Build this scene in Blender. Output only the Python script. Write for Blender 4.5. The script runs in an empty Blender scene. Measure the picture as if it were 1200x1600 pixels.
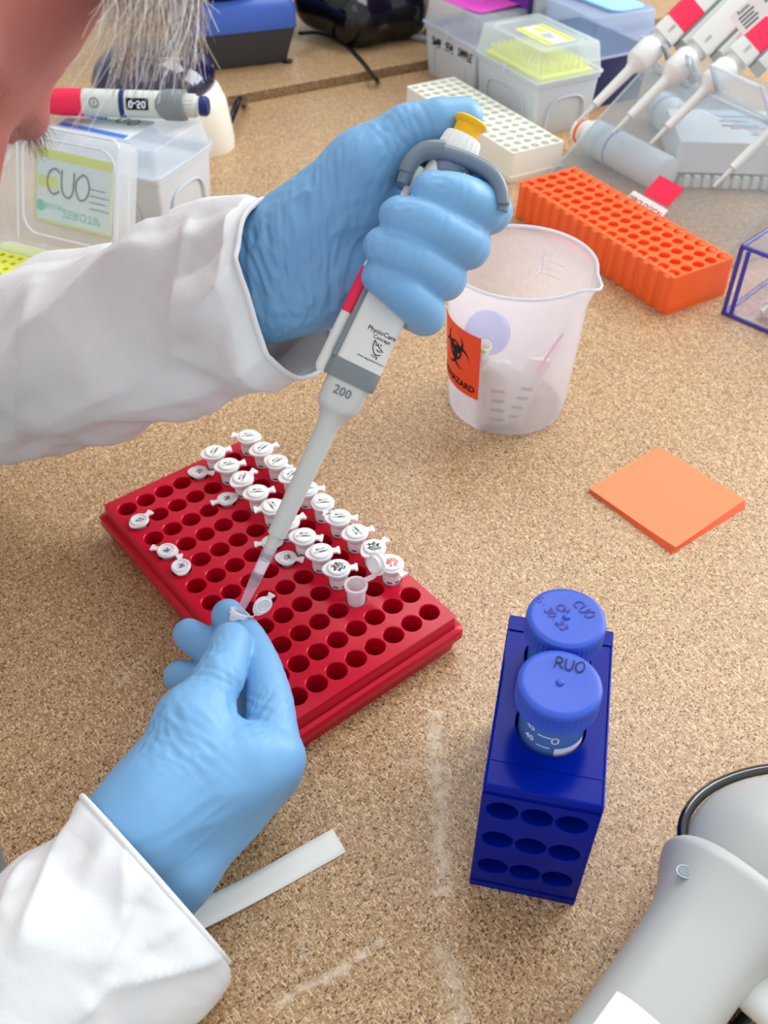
import bpy, bmesh, math, random
import numpy as np
from mathutils import Vector, Matrix, Euler

random.seed(7)
rng = np.random.default_rng(11)
SC = bpy.context.scene
COL = SC.collection
MM = 0.001
pi = math.pi

# ---------------------------------------------------------------- camera
# world: table top is z = 0, millimetres below are turned into metres when meshes are built
CAMZ = 452.383
CW = np.array([[0.9999648653604962, 0.008382603686490932, 0.0],
               [0.0057329177273995, -0.6838825402947842, 0.7295696023919059],
               [0.0061156928385621145, -0.7295439692269329, -0.683906569105544]])
FPX = 1500.0
cam_data = bpy.data.cameras.new('camera')
cam = bpy.data.objects.new('camera', cam_data)
COL.objects.link(cam)
cam_data.sensor_fit = 'HORIZONTAL'
cam_data.sensor_width = 36.0
cam_data.lens = FPX / 1200 * 36.0
cam_data.clip_start = 0.02
cam_data.clip_end = 50
cam_data.dof.use_dof = True
cam_data.dof.focus_distance = 0.52
cam_data.dof.aperture_fstop = 17.0
mw = Matrix.Identity(4)
for r in range(3):
    mw[r][0], mw[r][1], mw[r][2] = CW[r, 0], -CW[r, 1], -CW[r, 2]
mw[2][3] = CAMZ * MM
cam.matrix_world = mw
SC.camera = cam

# ---------------------------------------------------------------- world, lamps, exposure
world = bpy.data.worlds.new('world')
SC.world = world
world.use_nodes = True
wn = world.node_tree
bg = wn.nodes['Background']
bg.inputs['Color'].default_value = (0.93, 0.96, 1.0, 1)
bg.inputs['Strength'].default_value = 0.92
SC.view_settings.view_transform = 'Standard'
SC.view_settings.look = 'None'
SC.view_settings.exposure = 0.0
SC.view_settings.gamma = 1.0
SC.view_settings.use_curve_mapping = False


def area(name, loc, target, size, power, color=(1, 1, 1)):
    d = bpy.data.lights.new(name, 'AREA')
    d.shape = 'RECTANGLE'
    d.size, d.size_y = size
    d.energy = power
    d.color = color
    o = bpy.data.objects.new(name, d)
    COL.objects.link(o)
    o.location = Vector(loc) * MM
    o.rotation_euler = (Vector(target) - Vector(loc)).to_track_quat('-Z', 'Y').to_euler()
    return o


area('ceiling_lamp', (500, 1500, 1750), (100, 600, 0), (1.2, 0.6), 14, (1, 0.985, 0.96))
area('ceiling_lamp', (-500, 300, 1750), (-100, 400, 0), (1.2, 0.6), 2.5, (1, 0.985, 0.96))
area('ceiling_lamp', (-300, 2400, 1750), (0, 900, 0), (1.6, 0.6), 16, (1, 0.985, 0.96))

area('window_light', (1500, 1350, 850), (60, 560, 20), (1.1, 1.1), 30, (0.95, 0.98, 1))

SC.cycles.max_bounces = 12
SC.cycles.transparent_max_bounces = 24
SC.cycles.diffuse_bounces = 4
SC.cycles.glossy_bounces = 4
SC.cycles.transmission_bounces = 10
SC.cycles.caustics_reflective = False
SC.cycles.caustics_refractive = False
SC.cycles.sample_clamp_indirect = 6


# ---------------------------------------------------------------- geometry helpers
def A3(*v):
    return np.array(v, float)


def unit(v):
    v = np.asarray(v, float)
    return v / np.linalg.norm(v)


def ray(px, py):
    return CW @ np.array([(px - 600) / FPX, (py - 800) / FPX, 1.0])


def at(px, py, z=0.0):
    """the point of the horizontal plane z that stands at a pixel of the photograph"""
    d = ray(px, py)
    return A3(0, 0, CAMZ) + d * ((z - CAMZ) / d[2])


def dep(px, py, D):
    """the point of a pixel's line of sight that lies D millimetres in front of the lens"""
    return A3(0, 0, CAMZ) + ray(px, py) * D


def frame(o, x=None, y=None, z=None):
    """4x4 with origin o; two of the three axes are given, the first given is kept exactly"""
    if x is not None and y is not None:
        x = unit(x); z = unit(np.cross(x, y)); y = np.cross(z, x)
    elif z is not None and x is not None:
        z = unit(z); y = unit(np.cross(z, x)); x = np.cross(y, z)
    else:
        z = unit(z); x = unit(np.cross(y, z)); y = np.cross(z, x)
    m = np.eye(4)
    m[:3, 0], m[:3, 1], m[:3, 2], m[:3, 3] = x, y, z, o
    return m


def rotz(a, o=(0, 0, 0)):
    m = np.eye(4)
    c, s = math.cos(a), math.sin(a)
    m[:2, :2] = [[c, -s], [s, c]]
    m[:3, 3] = o
    return m


def trs(o=(0, 0, 0), rx=0, ry=0, rz=0):
    m = np.array(Euler((rx, ry, rz)).to_matrix().to_4x4())
    m[:3, 3] = o
    return m


def app(m, P):
    P = np.asarray(P, float).reshape(-1, 3)
    return P @ m[:3, :3].T + m[:3, 3]


def mat_of(m):
    M = Matrix([list(r) for r in m])
    for r in range(3):
        M[r][3] *= MM
    return M


class MB:
    """collects shapes in millimetres"""

    def __init__(self):
        self.v, self.f, self.n = [], [], 0

    def add(self, V, F, m=None):
        V = np.asarray(V, float).reshape(-1, 3)
        if m is not None:
            V = app(m, V)
        n = self.n
        self.v.append(V)
        self.f.extend([tuple(i + n for i in f) for f in F])
        self.n += len(V)
        return self

    def box(self, a, b, m=None):
        (x0, y0, z0), (x1, y1, z1) = a, b
        V = [(x0, y0, z0), (x1, y0, z0), (x1, y1, z0), (x0, y1, z0), (x0, y0, z1), (x1, y0, z1), (x1, y1, z1), (x0, y1, z1)]
        return self.add(V, [(3, 2, 1, 0), (4, 5, 6, 7), (0, 1, 5, 4), (1, 2, 6, 5), (2, 3, 7, 6), (3, 0, 4, 7)], m)

    def frustum(self, a, za, b, zb, m=None, cap=(True, True)):
        """a, b: outlines of equal length (lists of x,y)"""
        n = len(a)
        V = [(x, y, za) for x, y in a] + [(x, y, zb) for x, y in b]
        F = [(i, (i + 1) % n, n + (i + 1) % n, n + i) for i in range(n)]
        if cap[0]: F.append(tuple(range(n - 1, -1, -1)))
        if cap[1]: F.append(tuple(range(n, 2 * n)))
        return self.add(V, F, m)

    def prism(self, outline, z0, z1, m=None):
        return self.frustum(outline, z0, outline, z1, m)

    def rings(self, R, closed=True, caps=(True, True), m=None):
        """R: list of rings, each (k,3)"""
        k = len(R[0])
        V = np.concatenate([np.asarray(r, float) for r in R])
        F = []
        for i in range(len(R) - 1):
            for j in range(k if closed else k - 1):
                j2 = (j + 1) % k
                F.append((i * k + j, i * k + j2, (i + 1) * k + j2, (i + 1) * k + j))
        if caps[0]: F.append(tuple(range(k - 1, -1, -1)))
        if caps[1]: F.append(tuple((len(R) - 1) * k + j for j in range(k)))
        return self.add(V, F, m)

    def lathe(self, prof, seg=24, m=None, caps=(True, True), sx=1.0, sy=1.0):
        """prof: (r, z) from bottom to top; negative order gives inner walls"""
        t = np.arange(seg) * 2 * pi / seg
        R = [np.stack([np.cos(t) * r * sx, np.sin(t) * r * sy, np.full(seg, z)], 1) for r, z in prof]
        return self.rings(R, True, caps, m)

    def tube(self, path, rad, seg=8, caps=(True, True), up=(0, 0, 1)):
        path = np.asarray(path, float)
        n = len(path)
        rad = np.broadcast_to(np.asarray(rad, float), (n,))
        t = np.arange(seg) * 2 * pi / seg
        T = np.gradient(path, axis=0)
        T /= np.linalg.norm(T, axis=1, keepdims=True) + 1e-12
        x = np.cross(T[0], up)
        if np.linalg.norm(x) < 1e-3: x = np.cross(T[0], (1, 0.3, 0))
        x = unit(x)
        R = []
        for i in range(n):
            x = unit(x - T[i] * (x @ T[i]))
            y = np.cross(T[i], x)
            R.append(path[i] + rad[i] * (np.cos(t)[:, None] * x + np.sin(t)[:, None] * y))
        return self.rings(R, True, caps)

    def ribbon(self, path, w, normal=(0, 0, 1), h=0.12):
        """a flat stroke of width w lying on a surface with the given normal"""
        path = np.asarray(path, float)
        T = np.gradient(path, axis=0)
        T /= np.linalg.norm(T, axis=1, keepdims=True) + 1e-12
        N = np.asarray(normal, float)
        S = np.cross(N, T)
        S /= np.linalg.norm(S, axis=1, keepdims=True) + 1e-12
        a, b = path - S * w / 2, path + S * w / 2
        R = [np.array([a[i], b[i], b[i] + N * h, a[i] + N * h]) for i in range(len(path))]
        return self.rings(R, True)

    def sheet(self, G, thick=0.0, m=None):
        """G: (a,b,3) grid of points"""
        G = np.asarray(G, float)
        a, b = G.shape[:2]
        F = [(i * b + j, i * b + j + 1, (i + 1) * b + j + 1, (i + 1) * b + j) for i in range(a - 1) for j in range(b - 1)]
        return self.add(G.reshape(-1, 3), F, m)

    def V(self):
        return np.concatenate(self.v) if self.v else np.zeros((0, 3))

    def warp(self, fn):
        self.v = [fn(self.V())]
        return self


def build(name, mb, mat, parent=None, smooth=40, bevel=0, seg=2, solid=0, sub=0, m=None):
    V = mb.V()
    if m is not None: V = app(m, V)
    me = bpy.data.meshes.new(name)
    me.from_pydata([tuple(v) for v in V * MM], [], mb.f)
    me.validate()
    bm = bmesh.new()
    bm.from_mesh(me)
    if not getattr(mb, 'keep', False):
        bmesh.ops.recalc_face_normals(bm, faces=bm.faces)
    if bevel:
        ed = [e for e in bm.edges if len(e.link_faces) == 2 and e.calc_face_angle(0) > 0.5]
        bmesh.ops.bevel(bm, geom=ed, offset=bevel * MM, segments=seg, affect='EDGES', profile=0.5, clamp_overlap=True)
    if smooth:
        for f in bm.faces: f.smooth = True
        for e in bm.edges:
            if len(e.link_faces) == 2 and e.calc_face_angle(0) > math.radians(smooth): e.smooth = False
    bm.to_mesh(me)
    bm.free()
    o = bpy.data.objects.new(name, me)
    COL.objects.link(o)
    if mat is not None: me.materials.append(mat)
    if solid:
        s = o.modifiers.new('solid', 'SOLIDIFY')
        s.thickness = solid * MM
        s.offset = -1
    if sub:
        s = o.modifiers.new('sub', 'SUBSURF')
        s.levels = s.render_levels = sub
    if parent is not None: o.parent = parent
    return o


def tag(o, label=None, cat=None, group=None, kind=None):
    if label: o['label'] = label
    if cat: o['category'] = cat
    if group: o['group'] = group
    if kind: o['kind'] = kind
    return o


def thing(name, label, cat, m, group=None):
    o = bpy.data.objects.new(name, None)
    o.empty_display_size = 0.01
    COL.objects.link(o)
    o.matrix_world = mat_of(np.asarray(m, float)) if not isinstance(m, Matrix) else m
    return tag(o, label, cat, group)


def copy_thing(root, m, label):
    """the thing, its parts and their sub-parts, sharing mesh data"""
    c = root.copy()
    COL.objects.link(c)
    c.matrix_world = mat_of(m)
    c['label'] = label

    def kids(src, dst):
        for ch in [o for o in COL.objects if o.parent == src]:
            d = ch.copy()
            COL.objects.link(d)
            d.parent = dst
            kids(ch, d)
    kids(root, c)
    return c


def circle(r, n=24, cx=0.0, cy=0.0, a0=0.0):
    return [(cx + r * math.cos(a0 + 2 * pi * i / n), cy + r * math.sin(a0 + 2 * pi * i / n)) for i in range(n)]


def rrect(w, h, r, n=5, cx=0.0, cy=0.0):
    out = []
    for qx, qy, a in ((1, 1, 0), (-1, 1, 90), (-1, -1, 180), (1, -1, 270)):
        for i in range(n):
            t = math.radians(a + 90 * i / (n - 1))
            out.append((cx + qx * (w / 2 - r) + r * math.cos(t), cy + qy * (h / 2 - r) + r * math.sin(t)))
    return out


# ---- lettering
_tc = {}


def text_geo(s, size=1.0, align='CENTER', bold=0.0, ext=0.08):
    key = (s, align, bold)
    if key not in _tc:
        cu = bpy.data.curves.new('lettering', 'FONT')
        cu.body = s
        cu.size = 1.0
        cu.align_x, cu.align_y = align, 'CENTER'
        cu.offset = bold
        cu.resolution_u = 2
        ob = bpy.data.objects.new('lettering', cu)
        COL.objects.link(ob)
        dg = bpy.context.evaluated_depsgraph_get()
        me = bpy.data.meshes.new_from_object(ob.evaluated_get(dg))
        V = np.array([v.co[:] for v in me.vertices]).reshape(-1, 3)
        F = [tuple(p.vertices) for p in me.polygons]
        bpy.data.objects.remove(ob)
        bpy.data.curves.remove(cu)
        bpy.data.meshes.remove(me)
        _tc[key] = (V, F)
    V, F = _tc[key]
    return V * size, F


def put_text(mb, s, size, m, align='CENTER', bold=0.0):
    V, F = text_geo(s, size, align, bold)
    if len(V): mb.add(V, F, m)
    return mb


# hand lettering: strokes on a unit square
HW = {
    'C': [[(.85, .85), (.6, 1), (.25, .85), (.1, .5), (.2, .15), (.5, 0), (.85, .15)]],
    'U': [[(.1, 1), (.1, .4), (.25, .05), (.6, 0), (.8, .3), (.85, 1)]],
    'O': [[(.5, 1), (.15, .75), (.1, .35), (.35, 0), (.75, .15), (.9, .6), (.7, .95), (.45, 1)]],
    'D': [[(.15, 1), (.2, .5), (.1, 0), (.6, .1), (.9, .5), (.65, .92), (.1, 1)]],
    'N': [[(.1, 0), (.15, .5), (.2, 1), (.5, .5), (.8, 0), (.85, .5), (.9, 1)]],
    'R': [[(.15, 0), (.2, .5), (.2, 1), (.6, 1), (.8, .75), (.55, .52), (.2, .5)], [(.45, .5), (.7, .2), (.95, 0)]],
    'H': [[(.1, 1), (.12, .5), (.1, 0)], [(.8, 1), (.82, .5), (.85, 0)], [(.1, .5), (.5, .52), (.82, .5)]],
    'A': [[(.05, 0), (.3, .6), (.5, 1), (.7, .5), (.9, 0)], [(.2, .35), (.5, .38), (.8, .35)]],
    'G': [[(.85, .85), (.5, 1), (.15, .7), (.15, .25), (.5, 0), (.85, .2), (.85, .45), (.55, .45)]],
    'B': [[(.15, 0), (.18, .5), (.15, 1), (.6, .95), (.7, .7), (.2, .52), (.75, .4), (.7, .1), (.15, 0)]],
    'S': [[(.85, .85), (.5, 1), (.2, .8), (.35, .55), (.7, .4), (.8, .15), (.45, 0), (.1, .15)]],
    'W': [[(.05, 1), (.2, .4), (.3, 0), (.5, .6), (.7, 0), (.85, .5), (.95, 1)]],
    'E': [[(.85, 1), (.2, .98), (.15, .5), (.2, 0), (.85, .05)], [(.17, .5), (.5, .52), (.7, .52)]],
    'L': [[(.2, 1), (.18, .5), (.2, .02), (.5, 0), (.85, .05)]],
    'T': [[(.1, 1), (.5, .98), (.9, 1)], [(.5, 1), (.48, .5), (.5, 0)]],
    'I': [[(.5, 1), (.48, .5), (.5, 0)]], '1': [[(.5, 1), (.48, .5), (.5, 0)]],
    'P': [[(.15, 0), (.2, .5), (.15, 1), (.65, .95), (.8, .7), (.55, .5), (.2, .48)]],
    'M': [[(.05, 0), (.12, .5), (.2, 1), (.5, .4), (.8, 1), (.88, .5), (.95, 0)]],
    '2': [[(.15, .8), (.45, 1), (.8, .8), (.6, .4), (.1, 0), (.5, .03), (.9, 0)]],
    '3': [[(.15, .9), (.55, 1), (.8, .78), (.45, .55), (.8, .3), (.55, 0), (.1, .1)]],
    '0': [[(.5, 1), (.15, .75), (.1, .35), (.4, 0), (.8, .25), (.85, .7), (.5, 1)]],
    '6': [[(.8, 1), (.35, .75), (.12, .35), (.4, 0), (.8, .2), (.65, .5), (.2, .4)]],
    '5': [[(.85, 1), (.3, 1), (.2, .6), (.6, .6), (.85, .3), (.5, 0), (.1, .1)]],
    '8': [[(.5, .52), (.15, .75), (.5, 1), (.8, .75), (.5, .52), (.1, .25), (.5, 0), (.85, .25), (.5, .52)]],
    '7': [[(.1, 1), (.5, 1), (.9, 1), (.6, .5), (.4, 0)]],
    '.': [[(.4, .0), (.45, .05), (.5, .08)]], '-': [[(.15, .5), (.5, .5), (.85, .5)]],
}


def smooth_path(P, n=5):
    """Catmull-Rom through the points"""
    P = np.asarray(P, float)
    if len(P) < 3: return P
    Q = np.vstack([2 * P[0] - P[1], P, 2 * P[-1] - P[-2]])
    out = []
    for i in range(1, len(Q) - 2):
        for t in np.linspace(0, 1, n, endpoint=False):
            a, b, c, d = Q[i - 1], Q[i], Q[i + 1], Q[i + 2]
            out.append(0.5 * (2 * b + (c - a) * t + (2 * a - 5 * b + 4 * c - d) * t * t + (3 * b - a - 3 * c + d) * t ** 3))
    out.append(P[-1])
    return np.array(out)


def handwrite(mb, s, h, m, pen=0.9, adv=0.95, slant=0.1, n=4):
    """letters of height h centred on m's origin, lying in its xy plane"""
    W = len(s) * adv * h * 0.85
    for k, ch in enumerate(s):
        for st in HW.get(ch, []):
            P = [((x + slant * y) * h * 0.8 + k * adv * h * 0.85 - W / 2, (y - .5) * h, 0.05) for x, y in st]
            mb2 = MB().ribbon(smooth_path(P, n), pen, h=0.06)
            mb.add(mb2.V(), mb2.f, m)
    return mb


# ---- smooth solids from distance fields
class Field:
    def __init__(self, lo, hi, vox):
        self.lo = np.asarray(lo, float)
        self.vox = vox
        self.n = np.ceil((np.asarray(hi, float) - self.lo) / vox).astype(int) + 1
        self.d = np.full(self.n, 60.0, np.float32)

    def _sl(self, lo, hi):
        a = np.clip(np.floor((lo - self.lo) / self.vox).astype(int), 0, self.n)
        b = np.clip(np.ceil((hi - self.lo) / self.vox).astype(int) + 1, 0, self.n)
        sl = tuple(slice(i, j) for i, j in zip(a, b))
        g = [(self.lo[k] + np.arange(a[k], b[k]) * self.vox).astype(np.float32) for k in range(3)]
        return sl, g

    def blend(self, sl, d, k):
        o = self.d[sl]
        h = np.clip(0.5 + 0.5 * (o - d) / k, 0, 1)
        self.d[sl] = o + (d - o) * h - k * h * (1 - h)

    def cone(self, a, b, ra, rb, k=4.0, flat=None):
        """tapered capsule, blended in with radius k; flat=(axis, factor) squashes it along a direction"""
        a, b = np.asarray(a, float), np.asarray(b, float)
        R = max(ra, rb) * (max(1.0, 1 / flat[1]) if flat is not None and flat[1] < 1 else 1) + 2.5 * k + 2
        sl, g = self._sl(np.minimum(a, b) - R, np.maximum(a, b) + R)
        if 0 in self.d[sl].shape: return self
        X = g[0][:, None, None] - a[0]; Y = g[1][None, :, None] - a[1]; Z = g[2][None, None, :] - a[2]
        ba = b - a
        t = np.clip((X * ba[0] + Y * ba[1] + Z * ba[2]) / max(ba @ ba, 1e-6), 0, 1)
        X = X - t * ba[0]; Y = Y - t * ba[1]; Z = Z - t * ba[2]
        if flat is not None:
            ax = unit(flat[0]); q = X * ax[0] + Y * ax[1] + Z * ax[2]; e = 1 / flat[1] - 1
            X = X + q * e * ax[0]; Y = Y + q * e * ax[1]; Z = Z + q * e * ax[2]
        d = np.sqrt(X * X + Y * Y + Z * Z) - (ra + t * (rb - ra))
        self.blend(sl, d, k)
        return self

    def ball(self, c, r, k=4.0, m=None):
        """ellipsoid with radii r; m: 3x3 axes"""
        c = np.asarray(c, float); r = np.broadcast_to(np.asarray(r, float), (3,))
        R = r.max() + 2.5 * k + 2
        sl, g = self._sl(c - R, c + R)
        if 0 in self.d[sl].shape: return self
        X = g[0][:, None, None] - c[0]; Y = g[1][None, :, None] - c[1]; Z = g[2][None, None, :] - c[2]
        m = np.eye(3) if m is None else m
        q = [(X * m[0, i] + Y * m[1, i] + Z * m[2, i]) / r[i] for i in range(3)]
        k0 = np.sqrt(q[0] ** 2 + q[1] ** 2 + q[2] ** 2) + 1e-6
        q2 = np.sqrt((q[0] / r[0]) ** 2 + (q[1] / r[1]) ** 2 + (q[2] / r[2]) ** 2) + 1e-6
        self.blend(sl, k0 * (k0 - 1) / q2, k)
        return self

    def cut(self, c, r, k=2.0, m=None):
        o = Field.__new__(Field)
        o.lo, o.vox, o.n, o.d = self.lo, self.vox, self.n, np.full(self.n, 60.0, np.float32)
        o.ball(c, r, 0.1, m)
        a, b = self.d, -o.d
        h = np.clip(0.5 - 0.5 * (b - a) / k, 0, 1)
        self.d = b + (a - b) * h + k * h * (1 - h)
        return self

    def mesh(self, smooth=2):
        d, n = self.d, self.n
        s = d < 0
        cells = np.zeros(n - 1, np.int8)
        for i in (0, 1):
            for j in (0, 1):
                for k in (0, 1):
                    cells += s[i:n[0] - 1 + i, j:n[1] - 1 + j, k:n[2] - 1 + k]
        act = (cells > 0) & (cells < 8)
        idx = np.full(n - 1, -1, np.int64)
        C = np.argwhere(act)
        idx[act] = np.arange(len(C))
        P = np.zeros((len(C), 3)); W = np.zeros(len(C))
        corner = [(i, j, k) for i in (0, 1) for j in (0, 1) for k in (0, 1)]
        val = {c: d[C[:, 0] + c[0], C[:, 1] + c[1], C[:, 2] + c[2]].astype(float) for c in corner}
        for c in corner:
            for ax in range(3):
                if c[ax] == 0:
                    e = list(c); e[ax] = 1; e = tuple(e)
                    a, b = val[c], val[e]
                    x = (a < 0) != (b < 0)
                    t = np.where(x, a / np.where(a - b == 0, 1, a - b), 0)
                    q = np.tile(np.array(c, float), (len(C), 1)); q[:, ax] += t
                    P[x] += q[x]; W += x
        P = (C + P / W[:, None]) * self.vox + self.lo
        F = []
        for ax in range(3):
            a1, a2 = (ax + 1) % 3, (ax + 2) % 3
            sl0 = [slice(None)] * 3; sl1 = [slice(None)] * 3
            sl0[ax] = slice(0, n[ax] - 1); sl1[ax] = slice(1, n[ax])
            x = s[tuple(sl0)] != s[tuple(sl1)]
            E = np.argwhere(x)
            E = E[(E[:, a1] > 0) & (E[:, a2] > 0) & (E[:, a1] < n[a1] - 1) & (E[:, a2] < n[a2] - 1)]
            fl = s[tuple(sl0)][tuple(E.T)]
            q = []
            for o1, o2 in ((1, 1), (0, 1), (0, 0), (1, 0)):
                e = E.copy(); e[:, a1] -= o1; e[:, a2] -= o2
                q.append(idx[tuple(e.T)])
            q = np.stack(q, 1)
            q[~fl] = q[~fl][:, ::-1]
            F.append(q)
        F = np.concatenate(F)
        for _ in range(smooth):
            S = np.zeros_like(P); N = np.zeros(len(P))
            for a in range(4):
                b = (a + 1) % 4
                np.add.at(S, F[:, a], P[F[:, b]]); np.add.at(N, F[:, a], 1)
                np.add.at(S, F[:, b], P[F[:, a]]); np.add.at(N, F[:, b], 1)
            P = P * 0.4 + 0.6 * S / np.maximum(N, 1)[:, None]
        return P, F


def normals(P, F):
    N = np.zeros_like(P)
    fn = np.cross(P[F[:, 2]] - P[F[:, 0]], P[F[:, 3]] - P[F[:, 1]])
    for a in range(4): np.add.at(N, F[:, a], fn)
    return N / (np.linalg.norm(N, axis=1, keepdims=True) + 1e-9)


def build_np(name, P, F, mat, parent=None, smooth=True):
    me = bpy.data.meshes.new(name)
    P = np.asarray(P, np.float32) * MM
    F = np.asarray(F, np.int32)
    me.vertices.add(len(P)); me.vertices.foreach_set('co', P.ravel())
    me.loops.add(F.size); me.loops.foreach_set('vertex_index', F.ravel())
    me.polygons.add(len(F))
    me.polygons.foreach_set('loop_start', np.arange(len(F), dtype=np.int32) * F.shape[1])
    me.polygons.foreach_set('loop_total', np.full(len(F), F.shape[1], np.int32))
    me.polygons.foreach_set('use_smooth', np.full(len(F), smooth))
    me.update(calc_edges=True)
    me.validate()
    me.materials.append(mat)
    o = bpy.data.objects.new(name, me)
    COL.objects.link(o)
    if parent is not None: o.parent = parent
    return o


# value noise for displacement
_perm = rng.random((32, 32, 32))


def noise3(P, s=1.0, off=0.0):
    Q = np.asarray(P, float) * s + off
    i = np.floor(Q).astype(int); f = Q - i
    f = f * f * (3 - 2 * f)
    i %= 32; j = (i + 1) % 32
    r = 0
    for a in (0, 1):
        for b in (0, 1):
            for c in (0, 1):
                w = (f[..., 0] if a else 1 - f[..., 0]) * (f[..., 1] if b else 1 - f[..., 1]) * (f[..., 2] if c else 1 - f[..., 2])
                r = r + w * _perm[(j if a else i)[..., 0], (j if b else i)[..., 1], (j if c else i)[..., 2]]
    return r * 2 - 1


# ---------------------------------------------------------------- materials
def srgb(r, g, b):
    f = lambda c: (c / 255 / 12.92) if c / 255 <= 0.04045 else ((c / 255 + 0.055) / 1.055) ** 2.4
    return (f(r), f(g), f(b), 1.0)


def pmat(name, col, rough=0.45, spec=0.5, sss=0.0, sssr=(1, .5, .3), sscale=2.0, trans=0.0, alpha=1.0, metal=0.0, coat=0.0, bump=None, emit=None, ior=1.45, sheen=0):
    m = bpy.data.materials.new(name)
    m.use_nodes = True
    nt = m.node_tree
    p = nt.nodes['Principled BSDF']
    p.inputs['Base Color'].default_value = col
    p.inputs['Roughness'].default_value = rough
    p.inputs['Specular IOR Level'].default_value = spec
    p.inputs['Metallic'].default_value = metal
    p.inputs['IOR'].default_value = ior
    p.inputs['Coat Weight'].default_value = coat
    p.inputs['Alpha'].default_value = alpha
    p.inputs['Transmission Weight'].default_value = trans
    if sss:
        p.inputs['Subsurface Weight'].default_value = sss
        p.inputs['Subsurface Radius'].default_value = sssr
        p.inputs['Subsurface Scale'].default_value = sscale * MM
    if emit:
        p.inputs['Emission Color'].default_value = emit[0]
        p.inputs['Emission Strength'].default_value = emit[1]
    if bump:
        scale, dist, strength = bump
        tc = nt.nodes.new('ShaderNodeTexCoord')
        nz = nt.nodes.new('ShaderNodeTexNoise')
        nz.inputs['Scale'].default_value = scale
        nz.inputs['Detail'].default_value = 4
        bp = nt.nodes.new('ShaderNodeBump')
        bp.inputs['Distance'].default_value = dist * MM
        bp.inputs['Strength'].default_value = strength
        nt.links.new(tc.outputs['Object'], nz.inputs['Vector'])
        nt.links.new(nz.outputs['Fac'], bp.inputs['Height'])
        nt.links.new(bp.outputs['Normal'], p.inputs['Normal'])
    return m


def clear_mat(name, col, clear=0.6, rough=0.15, milky=0.5, tint=None, gloss=0.12):
    """thin moulded plastic: part see-through, part milky, with a sheen"""
    m = bpy.data.materials.new(name)
    m.use_nodes = True
    nt = m.node_tree
    nt.nodes.clear()
    N, L = nt.nodes.new, nt.links.new
    out = N('ShaderNodeOutputMaterial')
    tr = N('ShaderNodeBsdfTransparent'); tr.inputs['Color'].default_value = tint or (col[0] ** .3, col[1] ** .3, col[2] ** .3, 1)
    df = N('ShaderNodeBsdfDiffuse'); df.inputs['Color'].default_value = col
    tl = N('ShaderNodeBsdfTranslucent'); tl.inputs['Color'].default_value = col
    gl = N('ShaderNodeBsdfGlossy'); gl.inputs['Roughness'].default_value = rough
    m1 = N('ShaderNodeMixShader'); m1.inputs[0].default_value = milky
    m2 = N('ShaderNodeMixShader'); m2.inputs[0].default_value = clear
    m3 = N('ShaderNodeMixShader')
    fr = N('ShaderNodeFresnel'); fr.inputs['IOR'].default_value = 1.35
    mm = N('ShaderNodeMath'); mm.operation = 'MULTIPLY'; mm.inputs[1].default_value = gloss * 6
    L(df.outputs[0], m1.inputs[1]); L(tl.outputs[0], m1.inputs[2])
    L(m1.outputs[0], m2.inputs[1]); L(tr.outputs[0], m2.inputs[2])
    L(m2.outputs[0], m3.inputs[1]); L(gl.outputs[0], m3.inputs[2])
    # only the outer face of a wall carries the sheen
    ge = N('ShaderNodeNewGeometry')
    inv = N('ShaderNodeMath'); inv.operation = 'SUBTRACT'; inv.inputs[0].default_value = 1.0
    m5 = N('ShaderNodeMath'); m5.operation = 'MULTIPLY'; m5.use_clamp = True
    L(ge.outputs['Backfacing'], inv.inputs[1])
    L(fr.outputs[0], mm.inputs[0]); L(mm.outputs[0], m5.inputs[0]); L(inv.outputs[0], m5.inputs[1]); L(m5.outputs[0], m3.inputs[0])
    L(m3.outputs[0], out.inputs['Surface'])
    return m


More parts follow.
